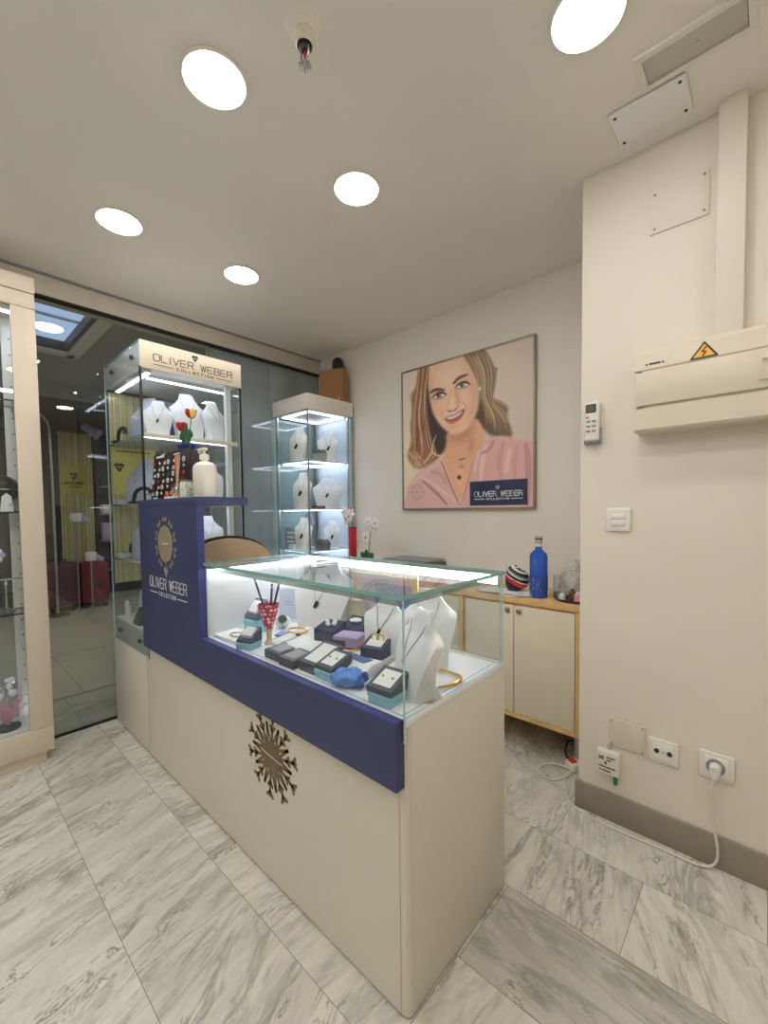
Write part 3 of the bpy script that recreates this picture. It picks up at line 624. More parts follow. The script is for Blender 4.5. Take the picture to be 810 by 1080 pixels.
obj('white_side', MB().box(CXM + .001, CXM + .009, CY0, CY1 - .03, ZD, ZG - .010), 'white', t)
for a, b in ((CXM + .01, -1.12), (-1.15, CX1 - .01)):
    obj('sliding_glass', MB().pane(a, b, CY1 - (.022 if a < -1.5 else .014), CY1 - (.017 if a < -1.5 else .009), ZD + .006, ZG - .041), ['caseglass', 'gedge2'], t)
gs = glass('edge_strip_film', (226, 234, 230), 1.0, .1, .42, (176, 184, 180)); obj('edge_strip', MB().box(CXM + .012, CX1 - .010, CY0 - .0005, CY0 + .003, ZG - .026, ZG - .0095), gs, t); obj('edge_strip', MB().box(CX1 - .0125, CX1 - .0085, CY0 + .004, CY1 - .03, ZG - .026, ZG - .0095), gs, t)
obj('door_track', MB().box(CXM, CX1 - .009, CY1 - .026, CY1 - .004, ZD, ZD + .006), 'plastic', t)
h = obj('light_housing', MB().box(CXM + .009, CX1 - .009, CY1 - .027, CY1 - .001, ZG - .040, ZG - .0095, .001), 'plastic', t)
obj('led_strip', MB().box(CXM + .012, CX1 - .012, CY1 - .0295, CY1 - .0272, ZG - .038, ZG - .011), 'ledc', h)
h = obj('light_housing', MB().box(CXM + .010, CXM + .030, CY0 + .004, CY1 - .031, ZG - .024, ZG - .010, .001), 'plastic', t)
obj('led_strip', MB().box(CXM + .012, CXM + .026, CY0 + .006, CY1 - .034, ZG - .0265, ZG - .0242), 'ledc', h)
mb = MB(); mb.box(CXM + .02, CX1 - .012, CY0 + .012, CY0 + .0135, ZD, ZD + .0008); mb.box(CX1 - .022, CX1 - .0205, CY0 + .012, CY1 - .03, ZD, ZD + .0008); obj('deck_groove', mb, 'grey', t)

# ------------------------------------------------------------------ necklace busts
def bust_mesh(mb, h, w, deep=1.0):
    prof = [  # t, half width, front y, back y
        (0.00, .33, -.17, .15), (0.03, .335, -.17, .15), (0.18, .36, -.165, .06), (0.36, .42, -.145, .015), (0.52, .47, -.10, .02), (0.64, .50, -.045, .06),
        (0.69, .49, -.015, .075), (0.74, .40, .01, .085), (0.82, .285, .035, .10), (0.90, .215, .055, .11), (0.965, .20, .065, .115), (1.0, .17, .085, .11)]
    rings = []
    for (tt, hw, f, b) in prof:
        f, b = f * deep, b * deep; n = 9; ring = []; cur = .055 * (1.2 if .3 < tt < .75 else .7)
        for i in range(n):
            u = -1 + 2 * i / (n - 1); ring.append((u * hw * w, (f + cur * u * u) * h * 1.1, tt * h))
        for i in range(n):
            u = 1 - 2 * i / (n - 1); ring.append((u * hw * w, (max(b, f + .04) + cur * .8 * u * u) * h * 1.1, tt * h))
        rings.append(ring)
    mb.loft(rings); return mb
def bust(label, x, y, z, h, w, rz, m='bustw', pend='gem', chain=True, group=None, kind='bust', gemsize=1.0, name='necklace_bust'):
    t = thing(name, label, 'display bust', (x, y, z), rz, group)
    obj('torso', bust_mesh(MB(), h, w), m, t, local=True, smooth=50)
    fy = lambda u, tt: (np.interp(tt, [0, .18, .36, .52, .64, .69, .74, .82, .9], [-.17, -.165, -.145, -.10, -.045, -.015, .01, .035, .055]) + .06 * (u / .45) ** 2) * h * 1.1 - .0025
    if chain:
        pts = []
        for k in range(13):
            u = -.20 + .40 * k / 12; tt = .45 + .40 * (abs(u) / .20) ** 1.3
            pts.append((u * w, fy(u, tt), tt * h))
        c = obj('necklace', MB().tube(pts, .0011, 5), 'chain', t, local=True)
        if pend:
            g = MB(T=Matrix.Translation((0, fy(0, .42) - .002, .42 * h)) @ Matrix.Rotation(.5, 4, 'Y')); s = .05 * h * gemsize
            g.box(-s * .5, s * .5, -.003, .003, -s, s, .001); obj('pendant', g, pend, c, local=True)
    return t
# in the counter
bust('large white necklace bust at the back left of the counter case, beside the pastel board', -1.335, 1.085, ZD, .295, .275, .30)
bust('white necklace bust with a dark pendant on the riser in the middle of the case', -.905, .985, .797, .165, .165, .10)
bust('white necklace bust turned sideways at the front glass corner of the case', -.70, .885, ZD, .226, .195, -.42, pend='chain', gemsize=.5)
bust('white necklace bust behind the front corner one, near the right end of the case', -.785, 1.06, ZD, .243, .175, .5, pend=None)

# ------------------------------------------------------------------ things in the counter
def ring(mb, c, R=.008, r=.0016): return mb.torus(c, R, r, 14, 6, axis='y')
def jewel_box(label, x, y, z, w, d, h1, h2, rz=0.0, m='navybox', inside='earrings', group=None, padm='pad'):
    t = thing('jewellery_box', label, 'box', (x, y, z), rz, group)
    mb = MB(); mb.prism([(-d / 2, 0), (d / 2, 0), (d / 2, h2), (-d / 2, h1)], 'x', -w / 2, w / 2); b = obj('body', mb, m, t, local=True)
    sl = (h2 - h1) / d; zz = lambda yy: h1 + sl * (yy + d / 2)
    i = .012; mb = MB(); k = .0012
    vs = [(-w / 2 + i, -d / 2 + i), (w / 2 - i, -d / 2 + i), (w / 2 - i, d / 2 - i), (-w / 2 + i, d / 2 - i)]
    mb._f([(a, c, zz(c) + .0004) for a, c in vs] + [(a, c, zz(c) + k) for a, c in vs], [(3, 2, 1, 0), (4, 5, 6, 7), (0, 1, 5, 4), (1, 2, 6, 5), (2, 3, 7, 6), (3, 0, 4, 7)])
    p = obj('cushion', mb, padm, t, local=True)
    if inside == 'earrings':
        for sx in (-.2, .2): obj('earring', MB().sph((sx * w, 0, zz(0) + .004), .0038, 10, 6), 'gold', t, local=True)
    elif inside == 'hoops':
        for sx in (-.16, .16): obj('earring', ring(MB(), (sx * w, 0, zz(0) + .008), .011, .0022), 'gold', t, local=True)
    elif inside == 'crystal':
        for sx, sy in ((-.2, .1), (.12, .2), (.0, -.15), (.24, -.05)): obj('crystal', MB().sph((sx * w, sy * d, zz(sy * d) + .007), (.010, .008, .008), 8, 5), 'crystal', t, local=True, smooth=0)
    elif inside == 'ring': obj('ring', ring(MB(), (0, 0, zz(0) + .008)), 'chain', t, local=True)
    elif inside == 'rolls':
        for k in range(3): 
            u = -w / 2 + i + (w - 2 * i) * (k + .5) / 3
            obj('ring_roll', MB().cyl((u, -d / 2 + i, zz(-d / 2 + i) + .004), (u, d / 2 - i, zz(d / 2 - i) + .004), .009, n=12), 'pad', t, local=True)
    elif inside == 'flower':
        for k in range(7):
            a = k * 2 * PI / 7; obj('petal', MB().sph((.014 * math.cos(a), .014 * math.sin(a), zz(0) + .009), (.010, .008, .006), 8, 5), 'crystal', t, local=True)
    return t
jewel_box('flat slate box with a pale lid, leftmost of the front row in the counter case', -1.222, .812, ZD, .082, .082, .028, .032, 0, 'slate', None, padm='grey')
jewel_box('flat slate box with a pale lid, second from left in the front row', -1.128, .805, ZD, .078, .082, .028, .034, 0, 'slate', None, padm='grey')
jewel_box('wide slate box with a blank white cushion tilted up, middle of the front row', -1.035, .832, ZD, .088, .105, .030, .068, 0, 'slate', None)
def gift(label, x, y, z, w, d, h, rz, m, ribbon=None):
    t = thing('gift_box', label, 'box', (x, y, z), rz)
    obj('base', MB().box(-w / 2, w / 2, -d / 2, d / 2, 0, h * .62, .002), m, t, local=True)
    obj('lid', MB().box(-w / 2 - .002, w / 2 + .002, -d / 2 - .002, d / 2 + .002, h * .6, h, .002), m, t, local=True)
    if ribbon:
        obj('ribbon', MB().box(-w * .1, w * .1, -d / 2 - .003, d / 2 + .003, .001, h + .0015), ribbon, t, local=True)
    return t
gift('pale aqua printed box under a slate ring box at the right of the front row', -.955, .812, ZD, .078, .078, .026, 0, 'aqua2')
jewel_box('slate box with two tiny earrings standing on an aqua box in the front row', -.957, .816, ZD + .027, .076, .080, .012, .040, 0, 'slate', 'earrings')
# crumpled blue pouch
t = thing('organza_pouch', 'crumpled royal blue organza pouch at the right end of the front row', 'pouch', (-.875, .80, ZD), .2)
random.seed(11)
def lump(u, v):
    a = u * 2 * PI; rr_ = math.sin(PI * v) ** .6; k = 1 + .14 * math.sin(3 * a + 5 * v) + .08 * math.sin(7 * a - 9 * v)
    return (.048 * rr_ * math.cos(a) * k, .042 * rr_ * math.sin(a) * k, .021 - .021 * math.cos(PI * v) * (1 + .2 * math.sin(5 * a)) * .98 + .002)
obj('pouch_bag', MB().grid(lump, 26, 12), mat('sheer_blue', (88, 138, 216), 0.25), t, local=True, smooth=60)
obj('drawstring', MB().torus((.030, .0, .022), .016, .0022, axis='x'), 'blue', t, local=True)
obj('ruffle', MB(T=Matrix.Translation((.03, 0, .022)) @ Matrix.Rotation(PI / 2, 4, 'Y')).lathe([(.012, 0), (.026, .022), (.024, .021), (.010, 0)], (0, 0, 0), 14), 'blue', t, local=True)
gift('aqua printed box under a slate earring box next to the front glass corner', -.725, .80, ZD, .076, .070, .028, .05, 'aqua2')
jewel_box('slate box with tiny earrings on an aqua box next to the front glass corner', -.727, .803, ZD + .029, .082, .078, .014, .044, .05, 'slate', 'earrings')
# riser and what stands on it
t = thing('riser', 'low white acrylic riser with sloping front in the middle of the case', 'display stand', (-1.04, .95, ZD))
obj('riser_top', MB().prism([(.835, ZD), (1.075, ZD), (1.075, .797), (.865, .797), (.835, .78)], 'x', -1.235, -.845), 'white', t)
obj('front_lip', MB().box(-1.235, -.845, .832, .8345, ZD, .781), 'white', t)
t = tag(obj('price_card', MB(T=Matrix.Translation((-.928, .868, .7973)) @ Matrix.Rotation(-.05, 4, 'Z')).box(-.055, .055, -.003, .032, 0, .002), mat('blue_card', (98, 116, 176), 0.5)), 'blue-violet card lying at the front edge of the riser', 'card')
jewel_box('navy box of white crystals on the left of the riser', -1.135, .955, .797, .082, .078, .042, .058, .25, 'navybox', 'crystal', padm='navybox')
jewel_box('open navy box with a crystal flower behind the crystal box on the riser', -1.085, 1.032, .797, .085, .070, .035, .065, .15, 'navybox', 'flower', padm='navybox')
t = thing('bangle', 'gold bangle lying on the riser under the lavender box', 'bangle', (-1.02, .935, .797)); obj('hoop', MB().torus((-1.02, .935, .8005), .052, .0035, 36, 8), 'gold', t)
t = gift('lavender and pink box resting across the gold bangle on the riser', -1.02, .943, .8045, .085, .07, .034, .35, 'lav'); obj('pink_side', MB().box(.0428, .0438, -.033, .033, .002, .030), 'pink', t, local=True); obj('slate_face', MB().box(-.042, .0, -.0366, -.0352, .002, .030), 'slate', t, local=True)
jewel_box('navy box with gold hoop earrings at the right end of the riser', -.895, .945, .797, .078, .080, .030, .062, .2, 'navybox', 'hoops')
t = gift('open turquoise box with a red and white trinket behind the right end of the riser', -.885, 1.045, .797, .055, .05, .026, .3, mat('turquoise', (70, 190, 222), 0.45)); obj('flap', MB(T=Matrix.Translation((0, .028, .028)) @ Matrix.Rotation(-.5, 4, 'X')).box(-.028, .028, 0, .004, 0, .03), mat('turquoise_lid', (70, 190, 222), 0.45), t, local=True); obj('trinket', MB().sph((.004, 0, .030), (.014, .010, .007), 10, 6), 'red', t, local=True)
# left part of the case
t = thing('bracelet_tray', 'white tray with a beaded bracelet in the left front corner of the case', 'tray', (-1.56, .815, ZD), .05)
obj('tray_base', MB().box(-.07, .10, -.045, .06, 0, .012, .003), 'pad', t, local=True)
mb = MB()
for k in range(20): a = 2 * PI * k / 20; mb.sph((.03 + .036 * math.cos(a), .022 * math.sin(a), .0155), .0045, 7, 5)
obj('bracelet', mb, mat('bead_mix', (206, 190, 176), 0.3), t, local=True)
gift('aqua box under the white ring rolls at the left of the case', -1.56, .915, ZD, .072, .06, .055, .1, 'aqua2')
jewel_box('slate ring box with three white rolls standing on the left aqua box', -1.56, .918, ZD + .056, .078, .06, .010, .075, .1, 'slate', 'rolls')
gift('blue box under a tilted ring box near the polka dot holder', -1.395, .787, ZD, .066, .06, .024, .35, 'aqua')
jewel_box('tilted navy box of rings on a blue box near the polka dot holder', -1.395, .790, ZD + .025, .066, .06, .008, .046, .35, 'navybox', 'rolls')
t = thing('pencil_holder', 'red polka dot cone holder on a tan foot in the counter case', 'holder', (-1.378, .862, ZD))
obj('cone', MB().lathe([(.014, .058), (.042, .150), (.040, .150), (.012, .060)], (-1.378, .862, ZD), 28), 'dots', t); obj('foot', MB().lathe([(.001, 0), (.018, 0), (.017, .006), (.009, .02), (.011, .045), (.014, .058), (.001, .058)], (-1.378, .862, ZD), 20), 'tan', t)
for lb, dx, dy, tx, ty, L in (('dark blue pencil leaning left out of the polka dot holder', -.022, 0, -.075, -.01, .235), ('dark blue pencil standing in the middle of the polka dot holder', .008, .005, .012, .01, .222), ('dark blue pencil at the right of the polka dot holder', .020, .004, .058, .012, .236)):
    p0, p1 = Vector((-1.378 + dx * .5, .862 + dy, ZD + .10)), Vector((-1.378 + tx, .862 + ty, ZD + L))
    t = thing('pencil', lb, 'pencil', p0); d = (p1 - p0).normalized()
    obj('barrel', MB().cyl(p0, p1, .0042, n=6), mat('pencil_blue', (62, 66, 120), 0.4), t); obj('band', MB().cyl(p1 - d * .012, p1 - d * .004, .0046, n=10), 'steel', t); obj('cap', MB().sph(tuple(p1), .0045, 8, 6), 'dark', t)
t = thing('picture_frame', 'small white framed card standing at the back left of the case', 'frame', (-1.585, 1.10, ZD), .45)
obj('border', MB().box(-.058, .058, -.006, .010, 0, .172, .003), 'pad', t, local=True); obj('card', MB().box(-.048, .048, -.0075, -.0058, .012, .150), 'bustg', t, local=True); mb = MB()
for k in range(2): mb.stroke((-.02, .09 - k * .012), (.022, .09 - k * .012), .003, (0, -.0075, 0), (1, 0, 0), (0, 0, 1), .0006)
obj('print', mb, 'grey', t, local=True); obj('foot', MB().box(-.05, .05, .008, .05, 0, .006), 'pad', t, local=True)
t = thing('wrist_watch', 'steel wrist watch with a dark dial on a white cushion', 'watch', (-1.515, 1.015, ZD), .95)
obj('cushion', MB().sph((0, .012, .026), (.034, .022, .0255), 16, 10), 'pad', t, local=True)
obj('strap', MB().torus((0, .012, .028), .030, .006, 26, 6, axis='x', flat=.92), 'steel', t, local=True); obj('case', MB().cyl((0, -.014, .040), (0, -.028, .046), .020, n=24), 'steel', t, local=True); obj('dial', MB().cyl((0, -.0275, .0458), (0, -.0295, .0466), .0165, n=24), 'dark', t, local=True); obj('crown', MB().cyl((.019, -.021, .043), (.025, -.021, .043), .003, n=8), 'steel', t, local=True)
t = tag(obj('ring_finger_stand', MB().lathe([(.001, 0), (.020, 0), (.019, .006), (.013, .02), (.013, .045), (.009, .058), (.001, .062)], (-1.40, 1.03, ZD), 20), 'pad'), 'small white ring cone beside the watch in the counter case', 'ring cone')
def ramp(label, x, y, L, w, z0, z1, rz):
    t = thing('necklace_ramp', label, 'display ramp', (x, y, ZD), rz)
    obj('board', MB().prism([(-L / 2, 0), (L / 2, 0), (L / 2, z1), (-L / 2, z0)], 'x', -w / 2, w / 2), 'pad', t, local=True)
    s = (z1 - z0) / L; zz = lambda yy: z0 + s * (yy + L / 2) + .0012
    mb = MB(); mb.tube([(0.0 + .015 * math.sin(k * .4), -L / 2 + L * k / 12, zz(-L / 2 + L * k / 12)) for k in range(1, 12)], .0013, 5); c = obj('necklace', mb, 'chain', t, local=True)
    obj('pendant', MB().sph((.005, -.01, zz(-.01) + .003), (.007, .011, .004), 10, 6), 'gem', c, local=True)
    obj('edge', MB().prism([(-L / 2, z0 - .003), (L / 2, z1 - .003), (L / 2, z1 + .0008), (-L / 2, z0 + .0008)], 'x', -w / 2 - .0016, -w / 2 + .0004), 'grey', t, local=True)
ramp('white sloping necklace card left of the riser, next to the first slate box', -1.315, .955, .20, .10, .012, .038, -.08)
ramp('white sloping necklace card between the blue pouch and the front corner bust', -.795, .895, .155, .075, .012, .040, .05)
t = thing('bangle', 'thin gold bangle lying on the deck left of the riser', 'bangle', (-1.285, .93, ZD)); obj('hoop', MB().torus((-1.313, .945, .796), .042, .0035, 30, 8, flat=.7), 'gold', t)
tag(obj('booklet', MB(T=Matrix.Translation((-1.325, 1.005, .7975)) @ Matrix.Rotation(.5, 4, 'Z')).box(-.045, .045, -.028, .028, 0, .008, .001), mat('booklet_blue', (112, 126, 178), 0.5)), 'blue booklet lying behind the left necklace card', 'booklet') if False else None
t = thing('booklet', 'blue booklet lying flat in front of the ring cone', 'booklet', (-1.41, .965, ZD), .45); obj('cover', MB().box(-.042, .042, -.026, .026, 0, .009, .001), mat('booklet_blue', (112, 126, 178), 0.5), t, local=True); obj('pages', MB().box(-.041, .043, -.025, .0265, .0015, .0075), 'pad', t, local=True)
# pastel board and blue glitter card
t = thing('pastel_board', 'yellow and lilac pastel board with a glittery blue field at the back of the case', 'board', (-1.1, 1.17, ZD))
obj('board', MB().box(-1.265, -.925, 1.185, 1.197, ZD + .007, 1.011, .002), mat('board_yellow', (232, 216, 138), 0.5), t)
F2 = 1.185; mb = MB(); mb.box(-1.222, -1.045, F2 - .0012, F2, .80, .995); obj('lilac_field', mb, mat('lilac_field', (216, 198, 222), 0.5), t)
obj('pink_field', MB().box(-1.045, -.955, F2 - .0012, F2, .955, .995), 'pink', t)
obj('glitter_field', MB().box(-1.13, -.948, F2 - .0026, F2 - .0012, .88, .968), 'glit2', t)
mb = MB()
for k in range(22):
    a = PI * (.45 + .62 * k / 21)
    for q in (.10, .115): mb.sph((-1.085 + q * 1.25 * math.cos(a), F2 - .003, .86 + q * 1.05 * math.sin(a)), .0042, 6, 4)
obj('bead_border', mb, 'purple', t)
obj('pink_corner', MB().box(-1.262, -1.226, F2 - .0012, F2, .94, .99), mat('board_peach', (240, 200, 176), .5), t)
t = thing('glitter_card', 'blue glittery card standing in front of the pastel board', 'card', (-.98, 1.14, ZD)); obj('card', MB().box(-1.055, -.905, 1.140, 1.147, ZD, .935, .001), 'glit', t); obj('prop', MB().box(-1.0, -.96, 1.147, 1.17, ZD, ZD + .004), 'blue', t)
t = thing('kraft_pouch', 'beige paper pouch behind the large left bust and the pastel board', 'pouch', (-1.19, 1.15, ZD)); obj('bag', MB().box(-1.235, -1.16, 1.125, 1.16, ZD, .90, .006), mat('beige_paper', (206, 194, 168), 0.6), t); obj('fold', MB().box(-1.236, -1.159, 1.122, 1.125, .88, .899), mat('beige_fold', (196, 184, 158), 0.6), t)
# gold pieces beside the corner bust
t = thing('gold_cuff', 'gold triangular cuff lying behind the front corner bust', 'cuff', (-.70, 1.0, ZD)); obj('cuff', MB().tube([(-.76, 1.045, ZD + .010), (-.655, 1.045, ZD + .010), (-.642, 1.02, ZD + .010), (-.64, .985, ZD + .008), (-.665, .94, ZD + .006)], lambda u: .0028 + .0025 * math.sin(PI * u), 8, smooth=2), 'gold', t)
tag(obj('gold_tag', MB(T=Matrix.Translation((-.645, .858, ZD)) @ Matrix.Rotation(.6, 4, 'Z')).box(-.018, .018, -.008, .008, 0, .0022), 'gold'), 'small gold tag on the deck at the foot of the corner bust', 'tag')

# ------------------------------------------------------------------ on the counter shelf
ZS = 1.309
t = thing('bracelet_display', 'black card display of silver and coloured charms on the navy shelf', 'display card', (-2.03, .80, ZS))
T = Matrix.Translation((-2.045, .768, ZS)) @ Matrix.Rotation(.02, 4, 'Z') @ Matrix.Rotation(-.10, 4, 'X')
obj('card', MB(T).box(-.205, .185, 0, .012, 0, .225, .004), 'black', t); obj('prop', MB(Matrix.Translation((-2.045, .768, ZS))).prism([(.012, 0), (.10, 0), (.10, .008), (.03, .17)], 'x', -.05, .05), 'dark', t)
obj('back_box', MB(Matrix.Translation((-2.045, .768, ZS))).box(-.06, .10, .05, .12, .008, .224, .004), 'dark', t)
O = T @ Vector((0, 0, 0)); R = (T.to_3x3() @ Vector((1, 0, 0))); U = (T.to_3x3() @ Vector((0, 0, 1)))
random.seed(5); n = 0
for r_ in range(6):
    for c_ in range(7):
        px, py = -.175 + c_ * .054 + random.uniform(-.006, .006), .175 - r_ * .029
        mm_ = random.choice(['pad', 'silver', 'steel', 'pad', 'red', 'orange', 'pad'] if c_ > 1 else ['pad', 'pad', 'red', 'pad'])
        mb = MB(); k = (r_ * 7 + c_) % 3; N = R.cross(U); P = O + R * px + U * py + N * .004
        if k == 0: mb.T = Matrix.Translation(P); mb.torus((0, 0, 0), .010, .0022, 14, 5, axis='y')
        elif k == 1: mb.T = Matrix.Translation(P); mb.sph((0, 0, 0), (.009, .003, .007), 8, 5)
        else:
            for q in range(3): mb.stroke((px - .011, py + .005 - q * .006), (px + random.uniform(.0, .012), py + .005 - q * .005), .0032, O, R, U, .002)
        obj('charm', mb, mm_, t)
mb = MB(); letters(mb, 'CO', O, R, U, -.178, -.150, .128, .014, .004) if False else None
mb.stroke((-.165, .207), (-.08, .207), .009, O, R, U); mb.stroke((.03, .205), (.09, .205), .006, O, R, U); mb.stroke((-.12, .212), (-.07, .219), .005, O, R, U); mb.stroke((-.17, .009), (-.12, .009), .007, O, R, U); obj('card_print', mb, 'pad', t)
t = thing('reed_diffuser', 'small clear jar with orange diffuser reeds in front of the black card display', 'diffuser', (-1.915, .775, ZS))
c0 = (-1.90, .752, ZS)
obj('jar', MB().lathe([(.001, 0), (.023, 0), (.025, .004), (.024, .04), (.011, .052), (.011, .066), (.009, .066), (.009, .052), (.022, .038), (.022, .006), (.001, .005)], c0, 20), 'clear', t); obj('oil', MB().lathe([(.001, .006), (.0215, .006), (.0215, .022), (.001, .022)], c0, 20), mat('amber_oil', (222, 150, 70), 0.2), t)
for k, (dx, dy, mname) in enumerate(((-.01, 0, 'orange'), (.004, .004, 'orange'), (.016, 0, 'pink'), (.03, .004, 'tan'), (.010, -.004, 'orange'), (.024, -.002, 'tan'))): obj('reed', MB().cyl((c0[0] - dx * .2, c0[1], ZS + .012), (c0[0] + dx, c0[1] + dy, ZS + .185), .0024, n=6), mname, t)
t = thing('orange_flower', 'small orange paper flower at the foot of the black card display', 'flower', (-2.0, .748, ZS)); obj('centre', MB().sph((-2.0, .745, ZS + .014), .007, 8, 6), 'red', t)
for k in range(6): a = k * PI / 3; obj('petal', MB().sph((-2.0 + .013 * math.cos(a), .747, ZS + .016 + .0125 * math.sin(a)), (.008, .004, .008), 8, 6), 'orange', t)
t = tag(obj('name_card', MB(T=Matrix.Translation((-1.93, .735, ZS))).box(-.045, .065, -.010, .010, 0, .009, .001), 'pad'), 'low white card box in front of the reed diffuser', 'card box')
t = thing('green_speckled_jar', 'green speckled glass between the reeds and the white pump bottle', 'jar', (-1.852, .772, ZS)); c1 = (-1.852, .772, ZS); obj('glass_body', MB().lathe([(.001, 0), (.024, 0), (.026, .01), (.026, .062), (.022, .070), (.020, .070), (.022, .06), (.022, .008), (.001, .007)], c1, 20), spotted('green_speckle', (214, 222, 208), (70, 130, 80), 90, 0.28), t); obj('lid', MB().lathe([(.001, .070), (.023, .070), (.023, .078), (.001, .080)], c1, 20), 'lgreen', t)
t = thing('pump_bottle', 'white soap pump bottle on the right of the navy shelf', 'bottle', (-1.735, .80, ZS)); c2 = (-1.735, .80, ZS)
obj('bottle_body', MB().lathe([(.001, 0), (.057, 0), (.060, .004), (.060, .115), (.057, .130), (.043, .142), (.018, .150), (.017, .158), (.001, .158)], c2, 32, 1.0, .72), 'plastic', t)
p_ = obj('pump', MB().lathe([(.001, .156), (.019, .156), (.019, .176), (.010, .180), (.006, .182), (.006, .196), (.001, .196)], c2, 20), 'plastic', t); obj('spout', MB().box(c2[0] - .045, c2[0] + .014, c2[1] - .010, c2[1] + .010, ZS + .194, ZS + .205, .004, 3).box(c2[0] - .046, c2[0] - .038, c2[1] - .006, c2[1] + .006, ZS + .186, ZS + .2, .002), 'plastic', p_)
obj('label', MB(T=Matrix.Translation(c2)).box(-.03, .012, -.0368, -.034, .03, .10), 'pad', t) if False else None
def rose(t, base, tip, hue):
    b, e = Vector(base), Vector(tip); obj('stem', MB().tube([b, b * .5 + e * .5 + Vector((.006, 0, 0)), e], .0022, 6, smooth=1), 'green', t)
    f = obj('bloom', MB().sph(tuple(e + Vector((0, 0, .014))), (.018, .018, .021), 12, 8), hue[0], t)
    for k in range(5):
        a = 2 * PI * k / 5; obj('petal', MB(T=Matrix.Translation(e + Vector((.015 * math.cos(a), .015 * math.sin(a), .012))) @ Matrix.Rotation(a, 4, 'Z') @ Matrix.Rotation(.35, 4, 'Y')).sph((0, 0, 0), (.008, .017, .022), 8, 6), hue[k % len(hue)], f)
t = thing('rose_bowl', 'small blue bowl with two roses standing on top of the black card display', 'flower bowl', (-2.03, .86, ZS + .225)); zb = ZS + .225; bx, by = -2.03, .855
obj('bowl', MB().lathe([(.001, 0), (.025, 0), (.05, .012), (.062, .028), (.058, .028), (.045, .012), (.02, .005), (.001, .005)], (bx, by, zb), 26, 1.0, .7), mat('bowl_blue', (60, 84, 190), 0.15, coat=.5), t)
obj('moss', MB().sph((bx, by, zb + .018), (.045, .03, .010), 12, 7), 'pad', t)
rose(t, (bx, by, zb + .02), (bx - .025, by - .01, zb + .105), ('red', 'red', 'yellow')); rose(t, (bx + .01, by, zb + .02), (bx + .055, by, zb + .155), ('yellow', 'red', 'orange'))
for (dx, dz, a) in ((-.02, .05, .6), (.035, .06, -.7), (.055, .075, -1.1), (.03, .035, -.9), (.01, .09, .5), (-.03, .08, 1.0)):
    obj('leaf', MB(T=Matrix.Translation((bx + .01 + dx, by - .012, zb + dz)) @ Matrix.Rotation(a, 4, 'Y')).sph((0, 0, 0), (.018, .005, .034), 10, 6), 'green', t)
# ------------------------------------------------------------------ branded glass tower behind the navy panel
TX0, TX1, TY0, TY1 = -2.885, -2.305, .757, 1.285
t = thing('glass_tower', 'tall glass display tower with a cream lettered top behind the navy panel', 'display case', ((TX0 + TX1) / 2, 1.02, 0))
b_ = obj('cabinet_base', MB().box(TX0, -2.345, CY0, TY1, .005, .505, .002), 'lamin', t)
obj('base_trunk', MB().box(TX0 + .004, TX1 - .004, TY0 + .004, TY1 - .004, .507, .625, .002), mat('grey_green_trunk', (176, 184, 178), 0.4), t)
obj('base_deck', MB().box(TX0 + .006, TX1 - .006, TY0 + .006, TY1 - .006, .626, .632), 'white', t)
g = obj('side_glass', MB().pane(TX0, TX1, CY0 + .001, CY0 + .0065, .507, 2.100), ['caseglass', 'gedge2'], t)
for p in ((-2.40, 2.035), (-2.73, 2.035), (-2.76, .575), (-2.43, .575)): obj('glass_fixing', MB().cyl((p[0], CY0 + .001, p[1]), (p[0], CY0 - .010, p[1]), .0125, .0105, 16), 'dark', t)
obj('front_glass', MB().pane(TX1 - .006, TX1, TY0 + .001, TY1, .632, 1.972), ['caseglass', 'black'], t)
obj('far_glass', MB().pane(TX0 + .006, TX1 - .008, TY1 - .006, TY1, .632, 1.972), ['caseglass', 'gedge2'], t)
mb = MB(); mb.box(TX1 - .002, TX1 + .006, CY0 - .0005, TY0 + .003, .507, 1.975, .001); mb.box(TX1 - .006, TX1 + .004, TY1 - .002, TY1 + .006, .55, 1.972); obj('edge_profile', mb, 'black', t)
top = obj('top_box', MB().box(TX0 + .004, TX1 - .006, TY0 + .002, TY1, 1.974, 2.098, .002), 'white', t)
fa = obj('fascia', MB().box(TX1 - .004, TX1 + .008, CY0 + .004, TY1 + .006, 1.968, 2.102, .001), 'fascia', t)
mb = MB(); brand(mb, (TX1 + .008, 1.02, 2.0), (0, 1, 0), (0, 0, 1), -.205, .215, .012, .034, .0036); obj('logo_lettering', mb, 'dark', fa)
mb = MB(); mb.box(TX1 - .05, TX1 - .022, TY1 - .075, TY1 - .047, .632, 1.973); up = obj('slotted_upright', mb, 'white', t)
mb = MB(); mb.box(TX0 + .02, TX0 + .05, TY1 - .05, TY1 - .02, .632, 1.973); obj('slotted_upright', mb, 'white', t)
h = obj('light_housing', MB().box(TX0 + .05, TX1 - .02, TY0 + .03, TY0 + .055, 1.955, 1.974), 'plastic', t); obj('led_strip', MB().box(TX0 + .06, TX1 - .03, TY0 + .033, TY0 + .052, 1.951, 1.9548), 'led', h)
h = obj('light_housing', MB().box(TX1 - .13, TX1 - .105, TY0 + .06, TY1 - .03, 1.955, 1.974), 'plastic', t); obj('led_strip', MB().box(TX1 - .127, TX1 - .108, TY0 + .065, TY1 - .035, 1.951, 1.9548), 'led', h)
for z in (1.650, 1.298, .985):
    s_ = obj('shelf', MB().box(TX0 + .012, TX1 - .014, TY0 + .006, TY1 - .010, z - .010, z, .001), 'shelfw', t)
    obj('shelf_edge', MB().box(TX1 - .020, TX1 - .012, TY0 + .005, TY1 - .012, z - .020, z + .002, .001), 'fascia', s_)
    obj('led_strip', MB().box(TX1 - .075, TX1 - .06, TY0 + .03, TY1 - .04, z - .0145, z - .0105), 'led', s_)
